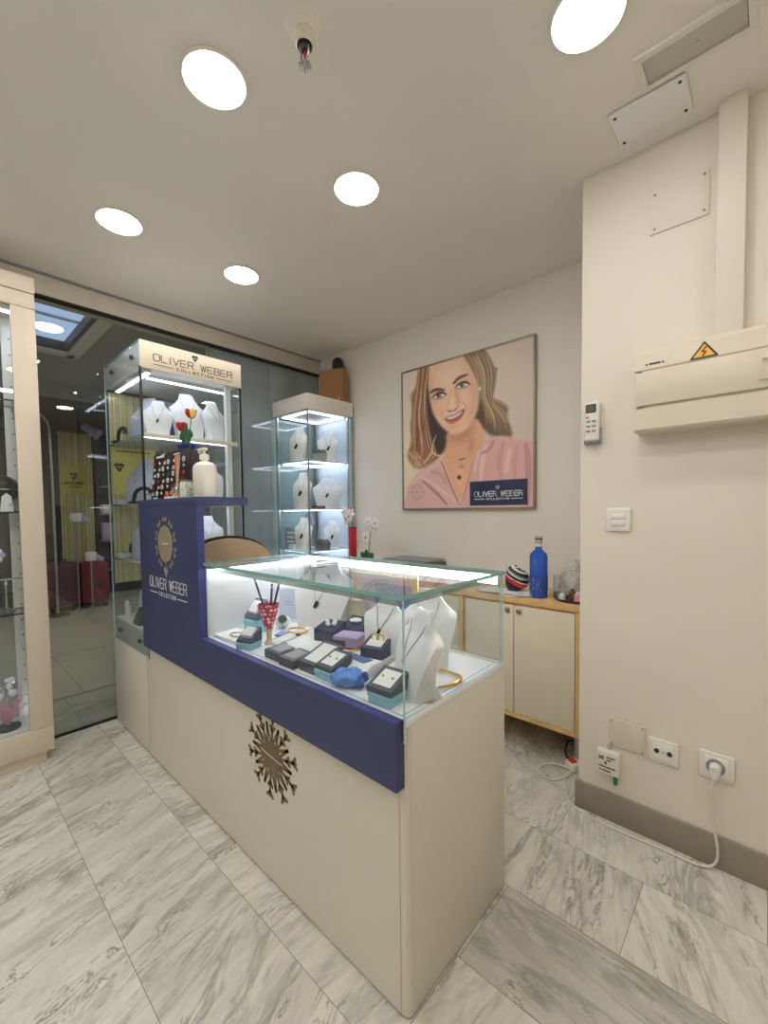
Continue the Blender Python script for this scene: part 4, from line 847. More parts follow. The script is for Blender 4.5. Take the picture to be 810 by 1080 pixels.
bk = obj('striped_back', MB().box(TX0 + .004, TX0 + .010, TY0 + .008, TY0 + .26, .83, 1.955), 'stripe', t)
cd = obj('yellow_card', MB().box(TX0 + .0105, TX0 + .014, TY0 + .018, TY0 + .245, 1.36, 1.628), 'ycard', bk)
mb = MB()
for k in range(8): mb.stroke((-.10 + k * .024, 0), (-.085 + k * .024, 0), .007, (TX0 + .014, TY0 + .14, 1.617), (0, 1, 0), (0, 0, 1))
heart_gem(mb, (TX0 + .014, TY0 + .05, 1.52), (0, 1, 0), (0, 0, 1), 0, 0, .05, .006); obj('card_print', mb, 'dark', cd)
# busts and stands inside the tower
bust('pale grey necklace bust on the top shelf of the lettered tower, at the left', -2.70, .90, 1.650, .27, .24, .35, 'bustg', None)
bust('short white bust with a dark pendant at the front left of the tower top shelf', -2.43, .875, 1.650, .20, .15, 1.15, 'bustw')
bust('tall white bust in the middle of the tower top shelf behind the roses', -2.46, 1.05, 1.650, .275, .19, 1.45, 'bustw', None)
bust('white bust at the right end of the tower top shelf beside the white upright', -2.41, 1.185, 1.650, .245, .15, 1.75, 'bustw', None)
t = thing('brochure', 'dark purple brochure standing between the busts on the tower top shelf', 'brochure', (-2.60, 1.02, 1.65)); obj('cover', MB(T=Matrix.Translation((-2.60, 1.01, 1.65)) @ Matrix.Rotation(1.3, 4, 'Z')).box(-.055, .055, -.002, .004, 0, .25), mat('brochure_plum', (66, 54, 80), 0.4), t); obj('picture', MB(T=Matrix.Translation((-2.60, 1.01, 1.65)) @ Matrix.Rotation(1.3, 4, 'Z')).box(-.045, .045, -.003, -.0015, .13, .24), mat('brochure_grey', (128, 116, 134), 0.4), t)
def cstand(label, x, y, z, rz):
    t = thing('bracelet_stand', label, 'display stand', (x, y, z), rz)
    obj('base', MB().box(-.05, .02, -.035, .035, 0, .012, .003), 'black', t, local=True)
    obj('curved_arm', MB().tube([(-.045, 0, .01), (-.03, 0, .07), (.02, 0, .085), (.055, 0, .075), (.06, 0, .045)], .010, 10, smooth=2), 'black', t, local=True)
    obj('bracelet', MB().torus((.055, 0, .05), .016, .003, 16, 6), 'chain', t, local=True); return t
cstand('black curved bracelet stand on the top shelf of the lettered tower', -2.755, .79, 1.65, .1)
cstand('black curved bracelet stand beside the grey bust on the second tower shelf', -2.50, .80, 1.298, .6)
bust('pale grey bust in front of the yellow card on the second tower shelf', -2.70, .865, 1.298, .265, .22, .35, 'bustg', None)
bust('white bust on the second tower shelf behind the black card display', -2.42, 1.14, 1.298, .24, .18, 1.6, 'bustw', None)
bust('pale grey bust in front of the stripes on the third tower shelf', -2.66, .875, .985, .26, .22, .35, 'bustg', None)
bust('white bust on the third tower shelf, right of the navy panel', -2.41, 1.12, .985, .24, .18, 1.4, 'bustw', None)
bust('pale grey bust on the floor of the lettered tower', -2.60, .875, .632, .25, .21, .35, 'bustg', None)
def jbx(label, x, y, z):
    t = thing('jewellery_box', label, 'box', (x, y, z)); obj('body', MB().box(-.035, .035, -.03, .03, 0, .026, .002), 'pad', t, local=True); obj('lid', MB(T=Matrix.Translation((0, .03, .026)) @ Matrix.Rotation(-.15, 4, 'X')).box(-.036, .036, 0, .012, 0, .055, .002), 'slate', t, local=True); obj('ring', ring(MB(), (0, 0, .03)), 'chain', t, local=True)
jbx('open slate jewellery box left of the grey bust on the second tower shelf', -2.81, .80, 1.298); jbx('open slate jewellery box left of the grey bust on the third tower shelf', -2.81, .80, .985)
tag(obj('ring_cone', MB().lathe([(.001, 0), (.02, 0), (.019, .006), (.011, .008), (.011, .088), (.009, .098), (.001, .100)], (-2.80, .80, .632), 18), 'pad'), 'taller white finger cone on the floor of the lettered tower', 'ring cone')
tag(obj('ring_cone', MB().lathe([(.001, 0), (.018, 0), (.017, .006), (.010, .008), (.010, .068), (.008, .076), (.001, .078)], (-2.735, .79, .632), 18), 'pad'), 'shorter white finger cone on the floor of the lettered tower', 'ring cone')
t = thing('leaning_card', 'dark wedge card stand at the front of the lettered tower floor', 'card stand', (-2.56, .79, .632)); obj('wedge', MB(T=Matrix.Translation((-2.56, 0, .632))).prism([(-.05, 0), (.045, 0), (.045, .105)], 'y', .772, .80), 'dark', t); obj('face', MB(T=Matrix.Translation((-2.56, 0, .632))).prism([(-.056, .002), (-.05, .0), (.045, .105), (.045, .111)], 'y', .768, .804), 'pad', t)

# ------------------------------------------------------------------ corner glass tower
VX0, VX1, VY0, VY1 = -2.905, -2.475, 1.905, 2.345
t = thing('corner_tower', 'white topped glass display tower in the far corner beside the poster wall', 'display case', (-2.69, 2.125, 0))
obj('cabinet_base', MB().box(VX0, VX1, VY0, VY1, .0, .62, .002), 'lamin', t)
obj('base_deck', MB().box(VX0, VX1, VY0, VY1, .62, .64), 'white', t)
cap = obj('cap', MB().box(VX0 - .006, VX1 + .006, VY0 - .006, VY1 + .006, 1.985, 2.098, .003), 'plastic', t)
for n_, a in (('front_glass', (VX0, VX1, VY0, VY0 + .006)), ('end_glass', (VX1 - .006, VX1, VY0 + .007, VY1)), ('left_glass', (VX0, VX0 + .006, VY0 + .007, VY1))): obj(n_, MB().pane(*a, .641, 1.985), ['caseglass', 'gedge2'], t)
obj('mirror_back', MB().box(VX0 + .007, VX1 - .007, VY1 - .012, VY1 - .004, .641, 1.985), mat('milky_back', (214, 222, 230), 0.3), t)
mb = MB(); mb.box(VX1 - .018, VX1 - .010, VY0 + .010, VY0 + .018, .641, 1.985); mb.box(VX1 - .006, VX1 + .003, VY0 - .003, VY0 + .006, .641, 1.985, .001); obj('corner_post', mb, 'steel', t)
for p in ((VX0 + .02, VY0 + .02), (VX1 - .02, VY1 - .03), (VX0 + .02, VY1 - .03)): obj('upright', MB().box(p[0] - .007, p[0] + .007, p[1] - .007, p[1] + .007, .641, 1.985), 'steel', t)
def square_led(z, parent):
    mb = MB(); a = .045
    mb.box(VX0 + a, VX1 - a, VY0 + a, VY0 + a + .028, z - .006, z); mb.box(VX0 + a, VX1 - a, VY1 - a - .028, VY1 - a, z - .006, z)
    mb.box(VX0 + a, VX0 + a + .028, VY0 + a + .028, VY1 - a - .028, z - .006, z); mb.box(VX1 - a - .028, VX1 - a, VY0 + a + .028, VY1 - a - .028, z - .006, z); obj('led_strip', mb, 'ledv', parent)
square_led(1.9845, cap)
for z in (1.625, 1.262, .945):
    s_ = obj('shelf', MB().box(VX0 + .010, VX1 - .010, VY0 + .010, VY1 - .014, z - .009, z, .001), 'shelfw', t); square_led(z - .0095, s_)
bust('cream bust with a dark pendant at the left of the corner tower top shelf', -2.735, 2.01, 1.625, .285, .145, .55, 'bustc', gemsize=1.4)
bust('white bust with a dark pendant at the back right of the corner tower top shelf', -2.60, 2.20, 1.625, .26, .17, .9, 'bustw', gemsize=1.4)
bust('cream bust with a dark pendant at the left of the corner tower second shelf', -2.70, 2.01, 1.262, .285, .145, .6, 'bustc', gemsize=1.4)
bust('wide white bust at the right of the corner tower second shelf', -2.58, 2.17, 1.262, .245, .24, .75, 'bustw', gemsize=1.4)
bust('cream bust with a dark pendant on the corner tower third shelf', -2.695, 2.01, .945, .25, .14, .6, 'bustc', gemsize=1.4)
bust('white bust with an earring card at the right of the corner tower third shelf', -2.585, 2.215, .945, .22, .14, .8, 'bustw', gemsize=1.4)
tag(obj('maroon_card', MB().box(-2.56, -2.50, 1.995, 2.08, 1.262, 1.284, .002), 'maroon'), 'flat maroon box at the foot of the wide bust on the corner tower second shelf', 'box')
def planter(label, x, y, z, rz, w, d, h, m, nleaf=16):
    t = thing('succulent_planter', label, 'plant', (x, y, z), rz)
    obj('pot', MB().prism([(-w / 2 + .008, 0), (w / 2 - .008, 0), (w / 2, h), (-w / 2, h)], 'y', -d / 2, d / 2), m, t, local=True)
    obj('soil', MB().box(-w / 2 + .004, w / 2 - .004, -d / 2 + .004, d / 2 - .004, h - .002, h + .003), 'stem', t, local=True)
    for k in range(nleaf):
        a = random.uniform(0, 6.28); px, py = random.uniform(-.42, .42) * w, random.uniform(-.38, .38) * d
        obj('leaf', MB(T=Matrix.Translation((px, py, h + .012)) @ Matrix.Rotation(a, 4, 'Z') @ Matrix.Rotation(.7, 4, 'Y')).sph((0, 0, .006), (.006, .005, .020), 7, 5), 'lgreen', t, local=True)
planter('green succulents in a grey trough on the corner tower top shelf', -2.535, 2.06, 1.625, .9, .115, .06, .055, mat('trough_grey', (172, 174, 166), .6))
planter('green succulents in a dark trough on the corner tower third shelf', -2.545, 2.085, .945, .9, .12, .06, .05, mat('trough_dark', (104, 108, 104), .6))
t = thing('lettered_frame', 'small framed card with pale lettering at the left of the corner tower third shelf', 'frame', (-2.82, 1.985, .945), .3); obj('frame', MB().box(-.055, .055, -.005, .010, 0, .17, .002), 'grey', t, local=True); mb = MB()
for k in range(3): mb.box(-.035, .035, -.0065, -.005, .05 + k * .035, .068 + k * .035)
obj('print', mb, 'pad', t, local=True)
t = tag(obj('white_box', MB().box(-2.80, -2.745, 1.945, 1.99, .945, .985, .003), 'pad'), 'small white box in front of the lettered frame in the corner tower', 'box')
t = thing('tiara', 'lilac beaded tiara on a stand above the third shelf bust of the corner tower', 'tiara', (-2.74, 2.11, .945)); obj('stand', MB().lathe([(.001, 0), (.04, 0), (.04, .008), (.008, .014), (.008, .20), (.001, .20)], (-2.74, 2.11, .945), 18), 'pad', t)
mb = MB()
for k in range(17): a = PI * k / 16; mb.sph((-2.74 + .065 * math.cos(a), 2.10, 1.145 + .07 * math.sin(a)), .010, 7, 5)
obj('band', mb, 'lav', t)
t = thing('kraft_bag', 'brown paper carrier bag standing on top of the corner tower', 'bag', (-2.56, 2.25, 2.1))
obj('bag', MB(T=Matrix.Translation((-2.585, 2.255, 2.0985)) @ Matrix.Rotation(.35, 4, 'Z')).loft([[(-.105, -.045, 0), (.105, -.045, 0), (.105, .045, 0), (-.105, .045, 0)], [(-.105, -.046, .14), (.105, -.044, .14), (.105, .044, .14), (-.105, .046, .14)], [(-.104, -.034, .262), (.104, -.03, .262), (.104, .03, .262), (-.104, .034, .262)]]), 'kraft', t, smooth=20)
obj('cord_handle', MB().tube([(-2.49, 2.225, 2.13), (-2.465, 2.21, 2.106), (-2.49, 2.19, 2.101), (-2.53, 2.20, 2.101)], .004, 6, smooth=2), 'tan', t)
t = thing('domed_speaker', 'black domed speaker standing behind the paper bag on the corner tower', 'speaker', (-2.58, 2.33, 2.1))
obj('dome', MB().lathe([(.001, 0), (.046, 0), (.046, .31), (.044, .345), (.036, .365), (.020, .378), (.001, .382)], (-2.60, 2.318, 2.0985), 26), mat('speaker_black', (44, 44, 48), .6), t); obj('base_ring', MB().lathe([(.046, .0), (.0475, .0), (.0475, .02), (.046, .02)], (-2.60, 2.318, 2.0985), 26), 'grey', t)

# ------------------------------------------------------------------ tall cabinet at the left edge
KX0, KX1, KY0, KY1 = -2.905, -2.665, -1.25, .412
t = thing('tall_cabinet', 'tall beige framed glass cabinet at the left edge', 'cabinet', (-2.79, -.4, 0))
obj('plinth', MB().box(KX0, KX1 - .02, KY0, KY1 - .03, 0, .055), 'frame', t)
obj('sill', MB().box(KX0, KX1, KY0, KY1, .056, .178, .002), 'frame', t)
obj('header', MB().box(KX0, KX1 + .003, KY0, KY1 + .002, 2.318, 2.392, .002), 'frame', t)
obj('header_rail', MB().box(KX0 + .02, KX1, KY0, KY1, 2.243, 2.314, .002), 'frame', t)
for a, b in ((KY1 - .092, KY1), (KY0, KY0 + .092)): obj('stile', MB().box(KX1 - .03, KX1, a, b, .180, 2.241, .002), 'frame', t)
obj('front_glass', MB().pane(KX1 - .017, KX1 - .012, KY0 + .092, KY1 - .093, .18, 2.243), ['caseglass', 'gedge2'], t)
obj('side_glass', MB().pane(KX0 + .002, KX1 - .032, KY1 - .008, KY1 - .002, .18, 2.243), [glass('smoked_side', (150, 165, 180), 1.0), 'gedge2'], t)
obj('bottom_deck', MB().box(KX0, KX1 - .03, KY0, KY1 - .01, .178, .186), 'white', t)
for y in (.335, -.45): 
    u_ = obj('slotted_upright', MB().box(KX0 + .004, KX0 + .03, y - .03, y + .03, .186, 2.243, .001), 'plastic', t)
    mb = MB()
    for k in range(24): mb.cyl((KX0 + .0305, y, .30 + k * .08), (KX0 + .0312, y, .30 + k * .08), .005, n=10)
    obj('slots', mb, 'grey', u_)
for z in (1.800, 1.262, .765):
    s_ = obj('glass_shelf', MB().pane(KX0 + .032, KX1 - .036, KY0 + .02, KY1 - .02, z - .008, z), ['caseglass', 'black'], t)
    for y in (.335, -.45): obj('bracket', MB().box(KX0 + .03, KX0 + .15, y - .006, y + .006, z - .022, z - .009), 'steel', s_)
h = obj('light_housing', MB().box(KX1 - .07, KX1 - .035, KY0 + .1, KY1 - .02, 2.222, 2.243), 'plastic', t); obj('led_strip', MB().box(KX1 - .066, KX1 - .04, KY0 + .1, KY1 - .025, 2.218, 2.2218), 'led', h)
h = obj('light_housing', MB().box(KX0 + .04, KX1 - .075, KY1 - .035, KY1 - .012, 2.222, 2.243), 'plastic', t); obj('led_strip', MB().box(KX0 + .045, KX1 - .08, KY1 - .033, KY1 - .015, 2.218, 2.2218), 'led', h)
obj('led_strip', MB().box(KX0 + .04, KX1 - .05, KY1 - .03, KY1 - .014, .1865, .190), 'led', t)
t = thing('black_bust', 'black rounded bracelet cushion on the eye-level shelf of the left cabinet', 'display cushion', (-2.80, .27, 1.262)); obj('cushion', MB(T=Matrix.Translation((-2.80, .27, 1.375))).sph((0, 0, 0), (.06, .07, .068), 18, 12), 'black', t); obj('foot', MB().lathe([(.001, 0), (.05, 0), (.05, .01), (.02, .02), (.02, .05), (.001, .05)], (-2.80, .27, 1.2625), 18), 'dark', t); obj('bracelet', MB().torus((-2.80, .27, 1.37), .068, .004, 26, 6), 'chain', t)
t = thing('earring_card', 'white triangular earring card below the black cushion in the left cabinet', 'earring card', (-2.72, .285, 1.262)); obj('card', MB().prism([(.255, 1.2622), (.305, 1.2622), (.298, 1.335), (.28, 1.352), (.262, 1.335)], 'x', -2.722, -2.717), 'pad', t); obj('earring', MB().sph((-2.714, .292, 1.30), .007, 8, 6), 'crystal', t)
t = thing('coral_tree', 'pink coral shaped jewellery tree on the floor of the left cabinet', 'jewellery tree', (-2.77, .25, .186))
obj('base', MB().lathe([(.001, 0), (.05, 0), (.05, .012), (.015, .02), (.001, .02)], (-2.77, .25, .186), 18), 'dark', t); random.seed(3)
for k in range(16):
    a = 2 * PI * k / 16 + random.uniform(-.2, .2); r_ = random.uniform(.03, .075); hh = random.uniform(.06, .13); p0 = Vector((-2.77, .25, .205)); p1 = p0 + Vector((r_ * .5 * math.cos(a), r_ * .5 * math.sin(a), hh * .6)); p2 = p0 + Vector((r_ * math.cos(a), r_ * math.sin(a), hh))
    obj('branch', MB().tube([p0, p1, p2], lambda u: .0055 - .003 * u, 6, smooth=1).tube([p1, p1 + Vector((.012 * math.sin(a), .012 * math.cos(a), .03))], .003, 6).sph(tuple(p2), .006, 7, 5), mat('coral_pink', (214, 160, 178), .5) if k == 0 else bpy.data.materials['coral_pink'], t)
t = thing('crystal_figure', 'silver crystal figure behind the coral tree in the left cabinet', 'figure', (-2.84, .24, .186)); obj('base', MB().box(-2.88, -2.82, .2, .28, .186, .26, .004), 'pad', t)
for k in range(14): obj('crystal', MB().sph((-2.85 + random.uniform(-.025, .03), .24 + random.uniform(-.04, .04), .262 + random.uniform(0, .16)), random.uniform(.012, .022), 8, 5), 'steel' if k % 2 else 'crystal', t, smooth=0)
t = thing('earring_tree', 'small silver earring stand on the lowest glass shelf of the left cabinet', 'earring stand', (-2.80, .27, .765)); obj('base', MB().lathe([(.001, 0), (.035, 0), (.035, .008), (.005, .012), (.004, .16), (.001, .16)], (-2.80, .27, .765), 16), 'steel', t); obj('crossbar', MB().cyl((-2.80, .20, .925), (-2.80, .34, .925), .004), 'steel', t)
for k in range(5): obj('earring', MB().sph((-2.80, .21 + k * .03, .905), (.006, .006, .012), 8, 6), 'crystal', t)
t = thing('blue_flower_pin', 'white and blue flower brooch on a stand under the middle shelf of the left cabinet', 'brooch', (-2.78, .255, .767)); obj('post', MB().cyl((-2.76, .235, .765), (-2.76, .235, 1.04), .004), 'steel', t); obj('foot', MB().lathe([(.001, 0), (.03, 0), (.03, .006), (.001, .006)], (-2.76, .235, .765), 16), 'steel', t)
for k in range(6): a = k * PI / 3; obj('petal', MB().sph((-2.755, .235 + .022 * math.cos(a), 1.05 + .022 * math.sin(a)), (.006, .014, .014), 8, 6), 'pad' if k % 2 else 'lav', t)
obj('centre', MB().sph((-2.748, .235, 1.05), .010, 8, 6), 'blue', t)

# ------------------------------------------------------------------ cabinets along the poster wall
BY0, BY1, ZW = 2.035, YB - .014, .797
t = thing('worktop', 'light wood worktop along the poster wall', 'worktop', (-1.4, 2.2, .765)); obj('top', MB().box(-2.43, -.575, BY0 - .015, BY1, .765, ZW, .003), 'wood', t); obj('front_edge', MB().box(-2.43, -.575, BY0 - .0165, BY0 - .0152, .767, .795), 'wood', t)
def carcass(t, x0, x1):
    obj('carcass', MB().box(x0, x0 + .018, BY0, BY1, .17, .764).box(x1 - .018, x1, BY0, BY1, .17, .764).box(x0 + .018, x1 - .018, BY0, BY1, .17, .192).box(x0 + .018, x1 - .018, BY1 - .01, BY1, .192, .764).box(x0 + .018, x1 - .018, BY0 + .002, BY1, .745, .764), 'wood', t)
    for px in (x0 + .045, x1 - .045):
        for py in (BY0 + .06, BY1 - .06): obj('leg', MB().cyl((px, py, .0), (px, py, .17), .021, n=20), mat('grey_leg', (164, 164, 160), .35, .3) if 'grey_leg' not in bpy.data.materials else bpy.data.materials['grey_leg'], t)
def knob(parent, x, z): obj('knob', MB().box(x - .013, x + .013, BY0 - .026, BY0 - .017, z - .013, z + .013, .003).cyl((x, BY0 - .002, z), (x, BY0 - .019, z), .006), 'steel', parent)
t = thing('door_cabinet', 'two door ivory and wood cabinet under the right end of the worktop', 'cabinet', (-.93, 2.2, 0)); carcass(t, -1.255, -.612)
for x0, x1, kx in ((-1.235, -.957, -.985), (-.953, -.655, -.925)): d = obj('door', MB().box(x0, x1, BY0 - .016, BY0 - .001, .196, .752, .002), 'door', t); knob(d, kx, .728)
obj('stile', MB().box(-.652, -.612, BY0 - .014, BY0 - .001, .17, .764, .001), 'wood', t); obj('bottom_rail', MB().box(-1.255, -.653, BY0 - .014, BY0 - .001, .17, .194, .001), 'wood', t)
t = thing('drawer_cabinet', 'ivory drawer cabinet under the middle of the worktop behind the glass case', 'cabinet', (-1.57, 2.2, 0)); carcass(t, -1.875, -1.258)
zz = [.196, .336, .476, .616, .752]
for a, b in zip(zz[:-1], zz[1:]): d = obj('drawer', MB().box(-1.855, -1.285, BY0 - .016, BY0 - .001, a + .003, b, .002), 'door', t); knob(d, -1.42, (a + b) / 2 + .02)
obj('stile', MB().box(-1.283, -1.258, BY0 - .014, BY0 - .001, .17, .764, .001), 'wood', t)
t = thing('door_cabinet', 'ivory door cabinet under the left end of the worktop next to the corner tower', 'cabinet', (-2.15, 2.2, 0)); carcass(t, -2.42, -1.878)
for x0, x1, kx in ((-2.40, -2.152, -2.18), (-2.148, -1.898, -2.12)): d = obj('door', MB().box(x0, x1, BY0 - .016, BY0 - .001, .196, .752, .002), 'door', t); knob(d, kx, .728)

# things on the worktop
t = thing('blue_bottle', 'tall blue glass water bottle on the worktop', 'bottle', (-.855, 2.085, ZW)); c = (-.855, 2.09, ZW)
obj('bottle_glass', MB().lathe([(.001, 0), (.040, 0), (.0435, .006), (.0435, .205), (.040, .222), (.022, .238), (.0165, .246), (.0165, .258), (.001, .258)], c, 36), 'bottleg', t)
lb = obj('printed_band', MB().lathe([(.0437, .04), (.0441, .04), (.0441, .105), (.0437, .105)], c, 36), spotted('band_print', (26, 60, 150), (120, 170, 240), 130, .3), t)
obj('neck', MB().lathe([(.0168, .258), (.0175, .262), (.0175, .268), (.0160, .272), (.0160, .285), (.001, .285)], c, 24), 'plastic', t); obj('cap', MB().lathe([(.0175, .270), (.0180, .274), (.0180, .306), (.0165, .309), (.001, .309)], c, 24), mat('clear_cap', (206, 202, 196), 0.15, trans=.3), t); obj('cap_band', MB().lathe([(.0182, .292), (.0186, .292), (.0186, .300), (.0182, .300)], c, 24), 'dark', t)
t = thing('patterned_pouch', 'black, red and white patterned pouch left of the blue bottle', 'pouch', (-.985, 2.13, ZW)); T = Matrix.Translation((-.985, 2.125, ZW)) @ Matrix.Rotation(.3, 4, 'Z')
def pl(u, v):
    a = 2 * PI * u; s = math.sin(PI * v) ** .5; return (.062 * s * math.cos(a), .040 * s * math.sin(a), .062 - .062 * math.cos(PI * v) * (1 - .18 * math.cos(a)))
K_, R_, W_ = (30, 30, 34), (206, 40, 56), (226, 222, 216); obj('pouch_body', MB(T).grid(pl, 28, 14), bands('pouch_stripes', (.55, -.2, 1.0), 7.0, [(0, (40, 44, 70)), (.16, K_), (.30, R_), (.47, W_), (.52, K_), (.62, W_), (.68, (120, 150, 128)), (.74, K_), (.84, W_), (.90, K_)]), t, smooth=60); obj('zip', MB(T @ Matrix.Translation((0, 0, .060))).torus((0, 0, 0), .0622, .0015, 30, 6, flat=.66), 'dark', t)
t = thing('paper_stack', 'loose white and grey papers under the patterned pouch', 'papers', (-1.05, 2.11, ZW))
for k in range(5): obj('sheet', MB(T=Matrix.Translation((-1.06 + k * .012, 2.12 - k * .006, ZW + .0004 + k * .0025)) @ Matrix.Rotation(.12 * k - .3, 4, 'Z')).box(-.15, .15, -.07, .07, 0, .002), ('pad', 'grey', 'pad', 'bustg', 'pad')[k], t)
bpy.data.objects['patterned_pouch'].location.z += .0125
t = thing('small_jar', 'small clear glass with a dark base right of the blue bottle', 'glass', (-.775, 2.11, ZW)); obj('glass_body', MB().lathe([(.001, 0), (.018, 0), (.019, .06), (.018, .11), (.0165, .11), (.017, .06), (.016, .004), (.001, .004)], (-.785, 2.15, ZW), 20), 'clear', t); obj('dark_base', MB().lathe([(.001, 0.004), (.0155, .004), (.0155, .03), (.001, .03)], (-.785, 2.15, ZW), 20), 'dark', t); obj('rim', MB().torus((-.785, 2.15, ZW + .11), .0172, .0012), 'steel', t)
t = thing('tealight_glass', 'two-handled clear tealight glass in front of the plastic wrap', 'glass', (-.735, 2.12, ZW)); obj('glass_body', MB().lathe([(.001, 0), (.020, 0), (.021, .055), (.019, .055), (.018, .004), (.001, .004)], (-.745, 2.10, ZW), 20), 'clear', t); obj('candle', MB().lathe([(.001, .004), (.017, .004), (.017, .02), (.001, .02)], (-.745, 2.10, ZW), 16), 'pad', t)
t = thing('plastic_wrap', 'crumpled clear plastic wrap behind the dark tray on the worktop', 'plastic wrap', (-.70, 2.2, ZW)); random.seed(21)
def wr(u, v):
    a = 2 * PI * u; s = math.sin(PI * v) ** .6; k = 1 + .22 * math.sin(4 * a + 6 * v) + .12 * math.sin(9 * a - 7 * v); return (-.70 + .085 * s * math.cos(a) * k, 2.205 + .06 * s * math.sin(a) * k, ZW + .075 - .073 * math.cos(PI * v) * (1 + .2 * math.sin(3 * a)))
obj('film', MB().grid(wr, 40, 18), glass('wrap_film', (246, 247, 246), 1.6, .12, .22, (228, 230, 228)), t, smooth=25); obj('twist', MB().lathe([(.012, 0), (.006, .02), (.02, .05)], (-.70, 2.205, ZW + .14), 12), bpy.data.materials['wrap_film'], t)
t = thing('dark_tray', 'dark tray of small brown and pink bottles at the right end of the worktop', 'tray', (-.66, 2.075, ZW)); obj('tray_base', MB().lathe([(.001, 0), (.085, 0), (.098, .012), (.095, .014), (.083, .005), (.001, .005)], (-.68, 2.10, ZW), 32, 1.0, .7), mat('tray_brown', (58, 46, 44), .35), t)
for k, (dx, dy, r_, h_, mname, lb) in enumerate(((-.055, -.015, .014, .032, 'pad', 'small white pot at the left of the dark tray'), (-.02, .02, .017, .05, 'stem', 'small brown bottle in the dark tray'), (.02, -.015, .020, .045, 'pink', 'small pink pot in the dark tray'), (.05, .015, .016, .055, 'maroon', 'small maroon bottle at the right of the dark tray'))):
    q = thing('small_bottle', lb, 'bottle', (-.68 + dx, 2.10 + dy, ZW + .0055), 0, 'little bottles in the dark tray'); obj('body', MB().lathe([(.001, 0), (r_, 0), (r_, h_ * .7), (r_ * .6, h_ * .85), (.001, h_ * .85)], (-.68 + dx, 2.10 + dy, ZW + .0055), 18), mname, q); obj('cap', MB().lathe([(.001, h_ * .85), (r_ * .55, h_ * .85), (r_ * .55, h_), (.001, h_)], (-.68 + dx, 2.10 + dy, ZW + .0055), 14), 'dark' if k % 2 else 'pad', q)
t = thing('rose_vase', 'dark vase with a single red flower half hidden by the wall corner', 'vase', (-.635, 2.17, ZW)); c = (-.628, 2.16, ZW); obj('vase', MB().lathe([(.001, 0), (.03, 0), (.034, .05), (.022, .10), (.014, .13), (.016, .14), (.001, .14)], c, 24), 'dark', t)
obj('stem', MB().tube([(c[0], c[1], ZW + .13), (c[0] - .006, c[1], ZW + .22), (c[0] - .012, c[1], ZW + .318)], .003, 6, smooth=1), 'green', t); obj('bloom', MB().sph((c[0] - .012, c[1], ZW + .325), (.014, .014, .013), 12, 8), 'red', t); obj('petal', MB().sph((c[0] - .004, c[1] - .008, ZW + .323), (.010, .008, .012), 8, 6), 'pink', t)
for k, (dz, dx) in enumerate(((.18, -.03), (.155, -.05), (.21, -.02))): obj('leaf', MB(T=Matrix.Translation((c[0] + dx * .6, c[1] - .01, ZW + dz)) @ Matrix.Rotation(-1.0 + k * .3, 4, 'Y')).sph((0, 0, 0), (.006, .010, .030), 8, 6), mat('dark_leaf', (70, 74, 58), .5) if k == 0 else bpy.data.materials['dark_leaf'], t)
def orchid(label, x, y, pot, h, side, mcol, tall):
    t = thing('orchid', label, 'plant', (x, y, ZW))
    if tall: obj('vase', MB().box(x - .021, x + .021, y - .021, y + .021, ZW, ZW + .322, .003), pot, t); obj('vase_rim', MB().box(x - .023, x + .023, y - .023, y + .023, ZW + .316, ZW + .326, .002), mat('rim_dark_red', (150, 26, 44), .4), t)
    else: obj('pot', MB().lathe([(.001, 0), (.045, 0), (.055, .075), (.051, .075), (.045, .065), (.001, .065)], (x, y, ZW), 24), pot, t)
    z0 = ZW + (.31 if tall else .06); random.seed(int(h * 1000))
    top = Vector((x + side * .10, y - .03, ZW + h)); st = [Vector((x, y, z0)), Vector((x + side * .02, y, z0 + (h + ZW - z0) * .5)), Vector((x + side * .06, y - .01, z0 + (h + ZW - z0) * .9)), top]
    obj('stem', MB().tube(st, .0028, 6, smooth=2), 'stem', t)
    for k in range(4):
        f = .25 + .8 * k / 3; p = st[1].lerp(top, f) + Vector(((-.03, .035, -.02, .04)[k], -.012, (.0, .03, .03, -.02)[k]))
        fl = None
        for q in range(5):
            a = 2 * PI * q / 5 + k; m_ = MB(T=Matrix.Translation(p + Vector((.023 * math.cos(a) * .9, -.004, .023 * math.sin(a)))) @ Matrix.Rotation(-a, 4, 'Y')).sph((0, 0, 0), (.022, .004, .016), 8, 5)
            if q == 0: fl = obj('flower', m_, mcol, t)
            else: obj('petal', m_, mcol, fl)
        obj('flower_centre', MB().sph(tuple(p + Vector((0, -.006, 0))), (.006, .005, .009), 8, 5), ('gem', 'maroon', 'orange')[k % 3], fl)
    if not tall:
        for k, (a, l) in enumerate(((-.8, .075), (.75, .07), (-.1, .085))): obj('leaf', MB(T=Matrix.Translation((x + math.sin(a) * .035, y - .01, ZW + .105)) @ Matrix.Rotation(a, 4, 'Y')).sph((0, 0, 0), (.030, .008, l * .75), 10, 7), 'green', t)
    return t
orchid('white orchid in a tall square red vase beside the corner tower', -2.285, 2.155, 'red', .42, -.25, 'petal', True)
orchid('white spotted orchid with dark green leaves in a low pot right of the red vase', -2.13, 2.16, 'dark', .37, .75, 'petal', False)
